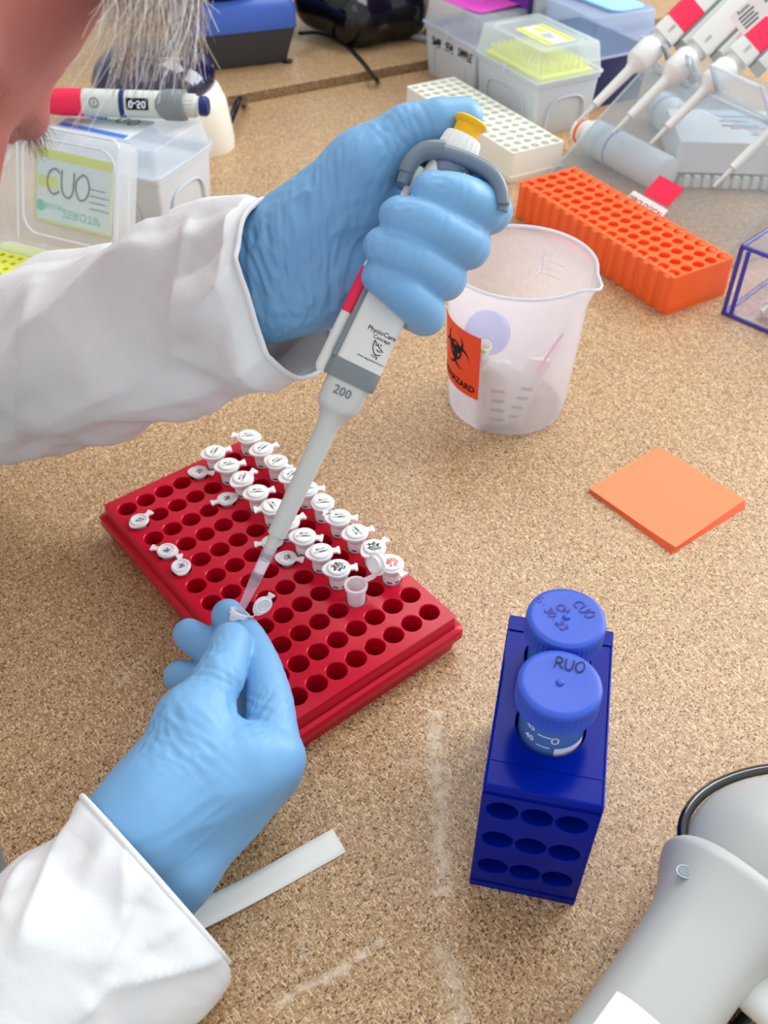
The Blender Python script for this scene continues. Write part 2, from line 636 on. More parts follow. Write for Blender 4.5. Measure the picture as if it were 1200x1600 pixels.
def chipboard(name, tint=1.0, marks=True):
    m = bpy.data.materials.new(name)
    m.use_nodes = True
    nt = m.node_tree
    p = nt.nodes['Principled BSDF']
    N, L = nt.nodes.new, nt.links.new
    tc = N('ShaderNodeTexCoord')

    def math_(op, a, b=None, clamp=False):
        n = N('ShaderNodeMath'); n.operation = op; n.use_clamp = clamp
        for k, v in ((0, a), (1, b)):
            if v is None: continue
            if hasattr(v, 'node'): L(v, n.inputs[k])
            else: n.inputs[k].default_value = v
        return n.outputs[0]

    def chips(rot, sx, sy, seed):
        vr = N('ShaderNodeVectorRotate'); vr.rotation_type = 'Z_AXIS'; vr.inputs['Angle'].default_value = rot
        L(tc.outputs['Object'], vr.inputs['Vector'])
        mp = N('ShaderNodeMapping')
        mp.inputs['Location'].default_value = (seed, seed * 1.7, seed)
        mp.inputs['Scale'].default_value = (sx, sy, min(sx, sy))
        L(vr.outputs[0], mp.inputs['Vector'])
        v = N('ShaderNodeTexVoronoi'); v.voronoi_dimensions = '3D'; v.inputs['Scale'].default_value = 1.0
        v.inputs['Randomness'].default_value = 1.0
        L(mp.outputs[0], v.inputs['Vector'])
        s = N('ShaderNodeSeparateColor'); L(v.outputs['Color'], s.inputs[0])
        return s.outputs[0], s.outputs[1], v.outputs['Distance']

    def ramp(x, stops):
        r = N('ShaderNodeValToRGB')
        el = r.color_ramp.elements
        while len(el) < len(stops): el.new(0.5)
        for e, (q, c) in zip(el, stops): e.position = q; e.color = c
        L(x, r.inputs[0]); return r.outputs[0]

    def mix(f, a, b, t='MIX'):
        n = N('ShaderNodeMix'); n.data_type = 'RGBA'; n.blend_type = t
        if hasattr(f, 'node'): L(f, n.inputs[0])
        else: n.inputs[0].default_value = f
        for k, v in ((6, a), (7, b)):
            if hasattr(v, 'node'): L(v, n.inputs[k])
            else: n.inputs[k].default_value = v
        return n.outputs[2]
    c = lambda r, g, b: tuple(x * tint * .88 if i < 3 else x for i, x in enumerate(srgb(r, g, b)))
    base_stops = [(0.0, c(130, 94, 60)), (0.2, c(170, 132, 91)), (0.6, c(194, 157, 114)), (0.85, c(214, 182, 140)), (1.0, c(234, 208, 168))]
    a, a2, _ = chips(0.5, 620, 1900, 3.1)
    b, b2, _ = chips(1.75, 680, 2000, 7.7)
    d, d2, _ = chips(2.7, 740, 2200, 11.3)
    col = ramp(a, base_stops)
    col = mix(math_('GREATER_THAN', b2, 0.52), col, ramp(b, base_stops))
    col = mix(math_('GREATER_THAN', d2, 0.6), col, ramp(d, base_stops))
    # pale slivers and dark bark specks
    e, e2, _ = chips(0.95, 480, 2200, 21.0)
    col = mix(math_('GREATER_THAN', e2, 0.9), col, c(238, 212, 172))
    g, g2, gd = chips(2.2, 800, 1250, 31.0)
    col = mix(math_('MULTIPLY', math_('GREATER_THAN', g2, 0.93), 0.85), col, c(84, 56, 36))
    # broad unevenness of the board
    nz = N('ShaderNodeTexNoise'); nz.inputs['Scale'].default_value = 9; nz.inputs['Detail'].default_value = 3
    L(tc.outputs['Object'], nz.inputs['Vector'])
    col = mix(0.16, col, ramp(nz.outputs['Fac'], [(0.3, c(140, 100, 66)), (0.7, c(222, 188, 150))]), 'SOFT_LIGHT')
    if marks:
        # pale scuffs rubbed into the board along two lines, broken up by noise
        sep = N('ShaderNodeSeparateXYZ'); L(tc.outputs['Object'], sep.inputs[0])
        n2 = N('ShaderNodeTexNoise'); n2.inputs['Scale'].default_value = 130; n2.inputs['Detail'].default_value = 5
        L(tc.outputs['Object'], n2.inputs['Vector'])
        n3 = N('ShaderNodeTexNoise'); n3.inputs['Scale'].default_value = 28; n3.inputs['Detail'].default_value = 2
        L(tc.outputs['Object'], n3.inputs['Vector'])
        for (p0, p1, w, st) in ((at(680, 1110), at(692, 1400), 4.0, .75), (at(692, 1480), at(722, 1600), 5.0, .6), (at(430, 1575), at(575, 1490), 2.2, .8), (at(540, 1520), at(600, 1470), 1.6, .6),
                                (at(620, 1190), at(700, 1180), 2.2, .35), (at(185, 1075), at(240, 1010), 1.5, .5), (at(120, 1010), at(150, 985), 2, .4), (at(120, 825), at(150, 800), 1.5, .5), (at(470, 1520), at(480, 1340), 1.3, .3)):
            q0, q1 = p0[:2] * MM, p1[:2] * MM
            dr = unit(q1 - q0); ln = np.linalg.norm(q1 - q0)
            u = math_('ADD', math_('MULTIPLY', math_('SUBTRACT', sep.outputs[0], float(q0[0])), float(dr[0])), math_('MULTIPLY', math_('SUBTRACT', sep.outputs[1], float(q0[1])), float(dr[1])))
            v = math_('ADD', math_('MULTIPLY', math_('SUBTRACT', sep.outputs[0], float(q0[0])), float(-dr[1])), math_('MULTIPLY', math_('SUBTRACT', sep.outputs[1], float(q0[1])), float(dr[0])))
            wob = math_('MULTIPLY', math_('SUBTRACT', n3.outputs['Fac'], 0.5), 0.012)
            av = math_('ABSOLUTE', math_('ADD', v, wob))
            f = math_('SUBTRACT', 1.0, math_('DIVIDE', av, w * MM * 1.6), True)
            inr = math_('MULTIPLY', math_('GREATER_THAN', u, 0.0), math_('LESS_THAN', u, float(ln)))
            br = math_('MULTIPLY', math_('SUBTRACT', n2.outputs['Fac'], 0.37), 4.5, True)
            fac = math_('MULTIPLY', math_('MULTIPLY', math_('MULTIPLY', f, inr), br), st)
            col = mix(fac, col, c(240, 222, 196))
    L(col, p.inputs['Base Color'])
    p.inputs['Roughness'].default_value = 0.34
    p.inputs['Specular IOR Level'].default_value = 0.5
    bp = N('ShaderNodeBump'); bp.inputs['Distance'].default_value = 0.00012; bp.inputs['Strength'].default_value = 0.5
    L(b, bp.inputs['Height']); L(bp.outputs['Normal'], p.inputs['Normal'])
    return m


M = {}
M['board'] = chipboard('chipboard')
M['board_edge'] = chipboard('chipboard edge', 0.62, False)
M['wall'] = pmat('grey painted wall', srgb(176, 184, 186), 0.7, bump=(60, .3, .2))
M['red'] = pmat('red moulded plastic', srgb(198, 0, 42), 0.28, 0.42, sss=0.25, sssr=(1, .06, .04), sscale=6)
M['orange'] = pmat('orange translucent plastic', srgb(255, 104, 44), 0.35, 0.4, sss=0.4, sssr=(1, .35, .1), sscale=8)
M['whiteplastic'] = pmat('white moulded plastic', srgb(240, 240, 226), 0.4, 0.4, sss=0.2, sssr=(1, 1, .9), sscale=5)
M['blue'] = pmat('deep blue translucent plastic', srgb(0, 26, 140), 0.2, 0.1, sss=0.08, sssr=(.1, .3, 1), sscale=5)
M['bluecap'] = pmat('matt blue cap plastic', srgb(50, 86, 196), 0.42, 0.45, bump=(900, .05, .3))
M['pipgrey'] = pmat('pale grey plastic', srgb(206, 210, 204), 0.36, 0.45)
M['pipwhite'] = pmat('off-white plastic', srgb(229, 231, 226), 0.34, 0.45)
M['midgrey'] = pmat('mid grey plastic', srgb(128, 136, 139), 0.38, 0.45)
M['bluegrey'] = pmat('blue grey plastic', srgb(112, 126, 140), 0.33, 0.5)
M['yellow'] = pmat('yellow plastic', srgb(243, 186, 8), 0.3, 0.5)
M['pinklabel'] = pmat('pink red label', srgb(243, 44, 84), 0.5, 0.35)
M['ink'] = pmat('black ink', srgb(28, 28, 32), 0.6, 0.2)
M['purpleink'] = pmat('purple ink', srgb(112, 84, 128), 0.6, 0.2)
M['redink'] = pmat('red ink', srgb(232, 92, 92), 0.6, 0.2)
M['capink'] = pmat('marker on blue plastic', srgb(20, 30, 78), 0.5, 0.3)
M['capinkfaded'] = pmat('faded marker on blue plastic', srgb(72, 66, 150), 0.5, 0.3)
M['greyink'] = pmat('grey print', srgb(120, 126, 134), 0.6, 0.2)
M['barink'] = pmat('blue grey print bars', srgb(128, 146, 176), 0.6, 0.2)
M['whiteprint'] = pmat('white print', srgb(238, 242, 250), 0.5, 0.3)
M['paper'] = pmat('white paper label', srgb(246, 246, 244), 0.6, 0.2)
M['biolabel'] = pmat('orange red warning label', srgb(252, 92, 58), 0.5, 0.3)
M['postit'] = pmat('orange note paper', srgb(255, 140, 98), 0.75, 0.15, bump=(700, .03, .3))
M['postit_side'] = pmat('deeper orange note paper', srgb(250, 122, 82), 0.75, 0.15)
M['magenta'] = pmat('bright pink note paper', srgb(255, 96, 214), 0.75, 0.15)
M['conical'] = clear_mat('clear tube with pale blue cast', srgb(120, 168, 232), 0.28, 0.15, 0.5, tint=(.9, .95, 1, 1), gloss=.16)
M['tube'] = clear_mat('clear polypropylene tube', srgb(255, 254, 255), 0.34, 0.22, 0.22, tint=(.97, .93, .95, 1), gloss=.14)
M['tubecap'] = clear_mat('clear polypropylene lid', srgb(255, 255, 255), 0.14, 0.22, 0.15, tint=(.97, .94, .96, 1), gloss=.14)
M['beaker'] = clear_mat('milky beaker plastic', srgb(250, 250, 255), 0.66, 0.2, 0.6, tint=(.985, .985, 1, 1), gloss=.1)
M['film'] = clear_mat('clear crinkled film', srgb(250, 250, 255), 0.62, 0.1, 0.4, gloss=.4)
M['acrylic'] = clear_mat('clear acrylic sheet', srgb(214, 224, 234), 0.84, 0.06, 0.4, tint=(.94, .965, .985, 1), gloss=.22)
M['acrylicedge'] = clear_mat('bright acrylic edge', srgb(240, 244, 250), 0.35, 0.1, 0.5, gloss=.25)
M['purpleacr'] = clear_mat('violet tinted acrylic', srgb(206, 206, 250), 0.96, 0.08, 0.4, tint=(.98, .98, 1, 1), gloss=.2)
M['purpleedge'] = clear_mat('violet acrylic edge', srgb(92, 92, 182), 0.3, 0.12, 0.5, tint=(.45, .45, .85, 1), gloss=.2)
M['boxlid'] = clear_mat('frosted box lid', srgb(240, 247, 255), 0.58, 0.22, 0.4, tint=(.98, .99, 1, 1), gloss=.12)
M['bluelid'] = clear_mat('pale blue box lid', srgb(186, 212, 250), 0.5, 0.16, 0.4, tint=(.9, .95, 1, 1), gloss=.16)
M['boxgrey'] = pmat('light grey box plastic', srgb(208, 216, 223), 0.42, 0.4)
M['boxnavy'] = pmat('navy box plastic', srgb(22, 42, 96), 0.35, 0.5)
M['vortexblue'] = pmat('blue instrument shell', srgb(62, 100, 190), 0.36, 0.5)
M['vortexgrey'] = pmat('charcoal instrument base', srgb(66, 66, 72), 0.5, 0.4)
M['black'] = pmat('black rubber', srgb(18, 18, 22), 0.45, 0.4)
M['blackgloss'] = pmat('glossy black plastic', srgb(9, 10, 16), 0.12, 0.6)
M['navygloss'] = pmat('navy tinted plastic dome', srgb(14, 20, 58), 0.08, 0.7, coat=.6)
M['cream'] = pmat('cream instrument plastic', srgb(226, 222, 208), 0.42, 0.4)
M['limetray'] = pmat('lime yellow tray plastic', srgb(240, 244, 92), 0.45, 0.4, sss=.2, sscale=4)
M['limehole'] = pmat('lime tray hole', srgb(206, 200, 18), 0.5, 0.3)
M['limelabel'] = pmat('lime label print', srgb(214, 222, 30), 0.5, 0.3)
M['teal'] = pmat('teal print', srgb(86, 190, 172), 0.5, 0.3)
M['palelabel'] = pmat('pale label paper', srgb(214, 226, 226), 0.55, 0.3)
M['bluelabel'] = pmat('blue label print', srgb(74, 122, 214), 0.5, 0.3)
M['navystripe'] = pmat('navy print', srgb(24, 44, 104), 0.4, 0.4)
M['screen'] = pmat('lit monitor screen', srgb(40, 20, 70), 0.2, 0.5, emit=(srgb(84, 34, 120), 0.8))
M['glove'] = None
M['cablegrey'] = pmat('grey cable', srgb(150, 154, 160), 0.5, 0.4)
M['scanner'] = pmat('warm grey scanner shell', srgb(184, 186, 183), 0.36, 0.45)
M['chrome'] = pmat('glossy dark rim', srgb(20, 22, 24), 0.05, 0.8, coat=1)
M['cassette'] = pmat('ivory cassette plastic', srgb(232, 234, 224), 0.45, 0.4)
M['pinkstreak'] = pmat('pink printed line', srgb(236, 130, 176), 0.5, 0.3)
M['filter'] = pmat('white tip filter', srgb(250, 248, 246), 0.7, 0.2)
M['tip'] = clear_mat('clear pipette tip', srgb(242, 232, 242), 0.7, 0.15, 0.3, tint=(.95, .9, .95, 1), gloss=.14)
M['lavender'] = clear_mat('blue cap seen in milky beaker', srgb(110, 140, 225), 0.1, 0.4, 0.3)

# ================================================================ setting
LA, LB = at(370, 165)[:2], at(665, 110)[:2]
LU = unit(LB - LA)                      # along the far ledge
LN = A3(-LU[1], LU[0])                  # away from us, across the ledge
if LN[1] < 0: LN = -LN
LC = at(500, 139)[:2]                   # a point of the ledge


def slab(name, u0, u1, n0, n1, z0, z1, mats, label, cat):
    mb = MB()
    pts = [LC + LU * u + LN * n for u, n in ((u0, n0), (u1, n0), (u1, n1), (u0, n1))]
    mb.prism([tuple(q) for q in pts], z0, z1)
    o = build(name, mb, mats[0], None, 0, bevel=1.2, seg=2)
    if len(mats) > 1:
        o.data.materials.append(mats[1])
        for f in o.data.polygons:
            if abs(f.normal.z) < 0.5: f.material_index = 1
    return tag(o, label, cat)


e0 = at(0, 1322)[:2]
uL = float((e0 - LC) @ LU)
slab('worktop', uL, uL + 1500, -1420, -1, -26, 0, (M['board'],), 'brown chipboard worktop in front, on which the racks and the beaker stand', 'worktop')
slab('worktop', uL - 60, uL + 1500, 0, 900, -20, 12, (M['board'], M['board_edge']), 'raised chipboard worktop behind with a raw front edge', 'worktop')
mb = MB().prism([tuple(LC + LU * u + LN * n) for u, n in ((-2000, 900), (2500, 900), (2500, 1000), (-2000, 1000))], -900, 2000)
tag(build('wall_back', mb, M['wall'], None, 0), kind='structure')
mb = MB().prism([(-3000, -2500), (3500, -2500), (3500, 3500), (-3000, 3500)], -950, -900)
tag(build('floor', mb, pmat('grey vinyl floor', srgb(150, 152, 150), .5, bump=(30, .2, .2)), None, 0), kind='structure')
for i, (u, n) in enumerate(((uL + 60, -1370), (uL + 60, -60), (uL + 1440, -1370), (uL + 1440, -60), (uL + 60, 860), (uL + 1440, 860))):
    q = LC + LU * u + LN * n
    mb = MB().box((-25, -25, -900), (25, 25, -26 if n < -30 else -20), rotz(math.atan2(LU[1], LU[0]), (q[0], q[1], 0)))
    o = build('worktop_leg', mb, M['midgrey'], bpy.data.objects['worktop'] if n < 0 else bpy.data.objects['worktop.001'], 0, bevel=2)

# ================================================================ red tube rack
UI, UJ = unit((120.1, -146.1, 0)), unit((-73.0, -59.9, 0))
PI_, PJ = 17.189, 13.5
RT = 28.0
RACK = frame(A3(-93.3, 514.0, 0), x=UI, y=-UJ)


def hole_plate(nx, ny, px, py, r, z, depth, x0, y0, x1, y1, seg=16, rbot=None, lip=.5, m=None):
    """a plate from (x0,y0) to (x1,y1) with nx by ny blind holes; first hole at 0,0"""
    mb = MB()
    rbot = rbot or r
    t = (np.arange(seg) + .5) * 2 * pi / seg
    c, s = np.cos(t), np.sin(t)
    xs = [x0] + [px * (i + .5) for i in range(nx - 1)] + [x1]
    ys = [y0] + [py * (j + .5) for j in range(ny - 1)] + [y1]
    for i in range(nx):
        for j in range(ny):
            cx, cy = px * i, py * j
            sq = []
            for a, b in zip(c, s):
                k = 1e9
                for w, lo_, hi_, c_ in ((a, xs[i], xs[i + 1], cx), (b, ys[j], ys[j + 1], cy)):
                    if abs(w) > 1e-9:
                        k = min(k, ((max(lo_, hi_) if w > 0 else min(lo_, hi_)) - c_) / w)
                sq.append((cx + a * k, cy + b * k, z))
            # the cell's four corners snap to the nearest ring point
            for qx in (xs[i], xs[i + 1]):
                for qy in (ys[j], ys[j + 1]):
                    n = min(range(seg), key=lambda n: abs(math.remainder(math.atan2(qy - cy, qx - cx) - t[n], 2 * pi)))
                    sq[n] = (qx, qy, z)
            R = [sq]
            for rr, zz in ((r + lip, z), (r, z - lip), (rbot, z - depth)):
                R.append([(cx + rr * a, cy + rr * b, zz) for a, b in zip(c, s)])
            mb.rings(R, True, (False, True), m)
    mb.keep = True
    return mb


def rot_keep(mb):
    """faces were wound downwards: turn them"""
    mb.f = [tuple(reversed(f)) for f in mb.f]
    return mb


rack = thing('tube_rack', 'glossy red ninety-six well tube rack full of small clear tubes, before the gloved hands', 'tube rack', RACK)
X0, X1, Y0, Y1 = -12.5, 201.5, -104.8, 10.2
mb = hole_plate(12, 8, PI_, -PJ, 6.0, RT, 21, X0, Y1, X1, Y0, 18, 5.6)
hp = build('well_plate', mb, M['red'], rack, 35)
mb = MB().rings([[(x, y, RT - d) for x, y in rrect(X1 - X0 + o * 2, Y1 - Y0 + o * 2, 3, 4, (X0 + X1) / 2, (Y0 + Y1) / 2)] for o, d in ((-1.2, -.0), (-.3, .15), (.3, .8), (.5, 2), (1.0, 9))], True, (False, False))
build('side_wall', mb, M['red'], rack, 50)
mb = MB().rings([[(x, y, z) for x, y in rrect(X1 - X0 + o * 2, Y1 - Y0 + o * 2, 4, 5, (X0 + X1) / 2, (Y0 + Y1) / 2)] for o, z in ((.9, 19.2), (3.6, 18.6), (4.2, 17.8), (4.4, 11.5), (3.9, 10.8), (1.2, 10.4))], True, (False, False))
build('flange_rim', mb, M['red'], rack, 50)
mb = MB().rings([[(x, y, z) for x, y in rrect(X1 - X0 + o * 2, Y1 - Y0 + o * 2, 3.5, 4, (X0 + X1) / 2, (Y0 + Y1) / 2)] for o, z in ((1.2, 10.6), (.6, 2), (.4, 0))], True, (False, True))
build('base_skirt', mb, M['red'], rack, 50)
mb = MB()
put_text(mb, '12', 4.2, trs((199.0 - 1.5, 5.5, RT + .05), 0, 0, math.atan2(-UI[1], UI[0]) + .5))
V_ = mb.V()
build('moulded_number', mb, M['red'], rack, 0, solid=.25)


def hole_m(i, j, tab, z=RT, tilt=(0, 0)):
    """frame over well (i, j); local x points along world angle tab (degrees)"""
    p = RACK @ np.array([PI_ * i, -PJ * j, z, 1])
    return trs(p[:3], tilt[0], tilt[1], math.radians(tab))


def lid_outline(r, tab_l, tab_w, tip, n=22):
    out = []
    a0 = math.asin(tab_w / 2 / r)
    for k in range(n + 1):
        a = a0 + (2 * pi - 2 * a0) * k / n
        rr = r + max(0, -math.cos(a)) ** 6 * tip
        out.append((rr * math.cos(a), rr * math.sin(a)))
    out += [(r + tab_l * .55, -tab_w / 2), (r + tab_l * .6, -tab_w * .75), (r + tab_l, -tab_w * .72), (r + tab_l, tab_w * .72), (r + tab_l * .6, tab_w * .75), (r + tab_l * .55, tab_w / 2)]
    return out


def shrink(o, f):
    return [(x * f, y * f) for x, y in o]


BODY = [(4.2, -19), (5.2, -15), (5.45, 0), (5.6, 8.2), (6.5, 8.7), (6.6, 11.2)]
LO = lid_outline(7.5, 4.2, 3.6, 2.0)


def tube_meshes(root, text, angle, ink, kind):
    body = build('body', MB().lathe(BODY, 20, caps=(True, False)), M['tube'], root, 40)
    mb = MB()
    mb.frustum(LO, 11.2, LO, 12.6)
    mb.frustum(shrink(circle(6.6, 28), 1), 12.6, circle(5.9, 28), 13.6)
    build('lid', mb, M['tubecap'], root, 40)
    lb = build('lid_label', MB().lathe([(5.0, 13.62), (5.0, 13.72)], 24), M['paper'] if kind != 'bare' else M['tubecap'], root, 40)
    mb = MB()
    m = trs((0, 0, 13.78), 0, 0, angle)
    if kind == 'hand':
        for k, s in enumerate(text):
            handwrite(mb, s, 2.1, m @ trs((0, 2.35 - 2.35 * k, 0)), .38, .8, n=3)
    else:
        for k, s in enumerate(text):
            put_text(mb, s, 2.25, m @ trs((0, 1.25 - 2.3 * k, 0)), bold=.012)
    build('lid_text', mb, ink, lb, 0)
    # paper label round the body with its printed line
    t = np.linspace(-1.9, 1.9, 14) - root['lab']
    sl = build('side_label', MB().sheet([[(5.62 * math.cos(a), 5.62 * math.sin(a), z) for a in t] for z in (.2, 6.8)]), M['paper'], root, 60)
    mb = MB()
    for a in (-.75, .2):
        tt = np.linspace(a, a + .55, 5) - root['lab']
        mb.sheet([[(5.7 * math.cos(q), 5.7 * math.sin(q), z) for q in tt] for z in (1.0, 2.1)])
    build('label_print', mb, M['ink'], sl, 0)


def closed_tube(i, j, tab, label, text=('MC31', 'COMM01'), rot=0.0, ink=None, kind='print', dz=0.0, group='capped tubes standing in the red rack'):
    t = thing('microtube', label, 'tube', hole_m(i, j, tab, RT + dz), group)
    t['lab'] = math.radians(tab) + 1.35     # the label's middle faces the near side
    a = rot - math.radians(tab)
    tube_meshes(t, text, a, ink or M['ink'], kind)
    del t['lab']
    return t


R90 = pi / 2
rowA = [(0, 170, .1), (1, 28, .9), (2, -30, .8), (3, 35, .9), (4, 5, .1), (5, -75, .1), (6, 0, .1), (7, 20, 2.2)]
names = ['at the far corner of the red rack, tab to the left', 'second from the far corner in the rack\'s back row', 'third from the far corner in the rack\'s back row',
         'fourth in the back row, just left of the pipette shaft', 'fifth in the back row, just right of the pipette shaft', 'sixth in the back row, slim lid with no tab showing',
         'seventh in the back row, wide lid with its tab to the right', 'eighth in the back row, printing turned sideways']
for (i, tab, rot), nm in zip(rowA, names):
    closed_tube(i, 0, tab, 'capped printed tube ' + nm, rot=rot)
closed_tube(8, 0, 45, 'capped tube with upside-down black handwriting, back row beside the open lid', ('B-B', 'MC3123', 'AG01'), -.45, M['ink'], 'hand')
closed_tube(9, 0, -50, 'capped tube with red handwriting, nearest end of the back row', ('AG01', 'RM 23', 'A-A'), .25, M['redink'], 'hand')
rowB = [(0, 22, 1.3), (1, 18, .3), (2, 50, 1.4), (3, 18, .1), (4, 195, -1.0), (5, 30, .2), (6, -5, .05), (7, 12, .35)]
names = ['at the far end of the front row of the red rack', 'second from the far end of the front row', 'third in the front row, printing turned sideways', 'fourth in the front row',
         'fifth in the front row, tucked against the pipette shaft on the left', 'sixth in the front row, half hidden behind the pipette shaft', 'seventh in the front row, first clear of the pipette shaft', 'eighth in the front row, beside the handwritten one']
for (i, tab, rot), nm in zip(rowB, names):
    closed_tube(i, 2, tab, 'capped printed tube ' + nm, rot=rot)
closed_tube(8, 2, 8, 'capped tube with black handwriting AG01, in the front row beside the open tube', ('AG01', '063123', 'B-B'), -.15, M['ink'], 'hand')

# the open tube
ot = thing('microtube', 'open clear tube with its lid flipped up on a strap, nearest in the front row', 'tube', hole_m(9, 2, 35))
build('body', MB().lathe([(4.2, -19), (5.2, -15), (5.5, 0), (5.7, 10.2), (6.9, 10.8), (7.0, 12.8), (6.2, 13.0), (5.3, 12.6), (5.0, 2), (4.6, -14)], 22, caps=(True, True)), M['tube'], ot, 40)
build('strap', MB().ribbon(smooth_path([(6.5, 0, 12.3), (10, .2, 11.8), (13, 0, 12.5), (14.2, 0, 15.0)], 5), 3.2, (0, .0, 1), .7), M['tubecap'], ot, 40)
lm = frame((14.6, 0, 21.5), z=(-.92, -.1, .25), x=(.25, 0, .95))
lid = build('lid', MB().lathe([(6.9, -.8), (7.1, .2), (5.7, .5), (5.5, 3.0), (4.9, 3.0), (4.7, .4)], 26, lm, caps=(True, True)), M['tubecap'], ot, 40)

# small tubes sunk flush, only their lids showing
SO = lid_outline(6.0, 4.4, 3.0, 1.6)


def flush_tube(i, j, tab, label, txt, rot, dx=0, dy=0):
    t = thing('small_tube', label, 'tube', hole_m(i, j, tab), 'small tubes sunk flush in the red rack')
    build('body', MB().lathe([(1.5, -18), (3.6, -9), (4.0, .2), (4.9, .3), (5.0, 1.5)], 16, caps=(True, False)), M['tube'], t, 40)
    mb = MB().frustum(SO, 1.5, SO, 2.6)
    mb.rings([[(x, y, z) for x, y in circle(r, 22)] for r, z in ((5.4, 2.6), (5.2, 3.3), (4.6, 3.3), (4.3, 2.7))], True, (False, True))
    l = build('lid', mb, M['tubecap'], t, 40)
    mb = MB()
    handwrite(mb, txt, 3.0, trs((0, 0, 2.8), 0, 0, rot - math.radians(tab)), .5, .7, n=3)
    build('lid_text', mb, M['purpleink'], l, 0)
    return t


for a in ((0, 3, -5, 'small lid flush in the red rack, farthest, beside the front tube row', '25', 1.0),
          (2, 3, 205, 'small lid flush in the red rack beside the front row, tab lower left', '28', .5),
          (1, 7, 55, 'small lid lying flush alone near the far left edge of the red rack', '27', -.4),
          (3, 7, 165, 'small lid flush at the left edge of the red rack, upper of two touching', '26', -.5),
          (4, 7, 105, 'small lid flush at the left edge of the red rack, lower of two touching', '26', .4),
          (5, 3, 190, 'small lid flush in the red rack, half hidden behind the pipette tip', '29', .2),
          (6, 3, -8, 'small lid flush in the red rack just right of the pipette tip', 'C8', .5)):
    flush_tube(*a)

# ================================================================ orange note pad
q = [at(1030, 697, 4), at(1163, 779, 4), at(1060, 858, 4), at(918, 758, 4)]
cen = sum(q) / 4
pdx = unit((q[1] - q[0]) + (q[2] - q[3]))
pad = thing('note_pad', 'square pad of orange sticky notes lying on the worktop right of the beaker', 'note pad', frame(A3(cen[0], cen[1], 0), x=pdx, z=(0, 0, 1)))
for k in range(5):
    z0, z1 = k * .62, k * .62 + (.6 if k < 4 else .3)
    n = 8
    G = []
    for top in (0, 1):
        g = np.zeros((n, n, 3))
        for i in range(n):
            for j in range(n):
                x, y = (i / (n - 1) - .5) * 76, (j / (n - 1) - .5) * 76
                lift = (max(0, x / 38) ** 3 * .9 + max(0, -y / 38) ** 3 * .5) * (k / 4)
                g[i, j] = (x, y, (z1 if top else z0) + lift)
        G.append(g)
    mb = MB().sheet(G[0]).sheet(G[1])
    b = [(i, 0) for i in range(n)] + [(n - 1, j) for j in range(1, n)] + [(i, n - 1) for i in range(n - 2, -1, -1)] + [(0, j) for j in range(n - 2, 0, -1)]
    mb.rings([[G[0][i] for i in b], [G[1][i] for i in b]], True, (False, False))
    o = build('sheet_block' if k < 4 else 'top_sheet', mb, M['postit_side'] if k < 4 else M['postit'], pad, 0, m=rotz((k - 4) * .012, ((4 - k) * .5, (k - 4) * .35, 0)))

# ================================================================ blue tube rack with two conical tubes
BH = 89.0
B0 = A3(43.3, 218.5, 0)
BX, BY = A3(.9788, -.2047, 0), A3(.2047, .9788, 0)
BW, BL = 50.5, 96.5
BR = frame(B0, x=BX, y=BY)
brack = thing('tube_rack', 'deep blue plastic rack standing on end with round holes, two capped tubes in it', 'tube rack', BR)
mb = hole_plate(1, 2, 40, 38, 15.6, BH, 70, -25.2, -36, 25.2, 60.3, 32, 15.2, .4, trs((25.2, 36, 0)))
build('top_plate', mb, M['blue'], brack, 35)
# near end wall with nine round holes
em = frame((9.6, 0, 70.4), x=(1, 0, 0), y=(0, 0, 1))       # local z points along -y
mb = hole_plate(3, 3, 15.1, -25.0, 7.0, 0, 30, -9.6, BH - 70.4, BW - 9.6, -70.4, 22, 6.4, .5, em)
build('end_wall', mb, M['blue'], brack, 35)
mb = MB()
mb.add([(0, 0, 0), (0, 0, BH), (0, BL, BH), (0, BL, 0), (BW, 0, 0), (BW, 0, BH), (BW, BL, BH), (BW, BL, 0)], [(0, 1, 2, 3), (7, 6, 5, 4), (2, 6, 7, 3), (0, 3, 7, 4)])
build('shell', mb, M['blue'], brack, 0)
mb = MB()
mb.tube([(.4, .4, BH - .2), (BW - .4, .4, BH - .2)], .9, 8).tube([(.4, .4, BH - .2), (.4, BL - .4, BH - .2)], .7, 8).tube([(BW - .4, .4, BH - .2), (BW - .4, BL - .4, BH - .2)], .7, 8)
mb.tube([(.4, .3, .6), (.4, .3, BH - .2)], .7, 8).tube([(BW - .4, .3, .6), (BW - .4, .3, BH - .2)], .7, 8)
mb.box((0, -.9, BH - 6.5), (BW, .1, BH - 5.4))
mb.box((0, -.6, 0), (BW, .1, 4.5)).box((0, BL - 9, BH), (BW, BL, BH + .8)).box((.6, 13, BH), (BW - .6, 13.8, BH + .35))
build('rim_beads', mb, M['blue'], brack, 40)


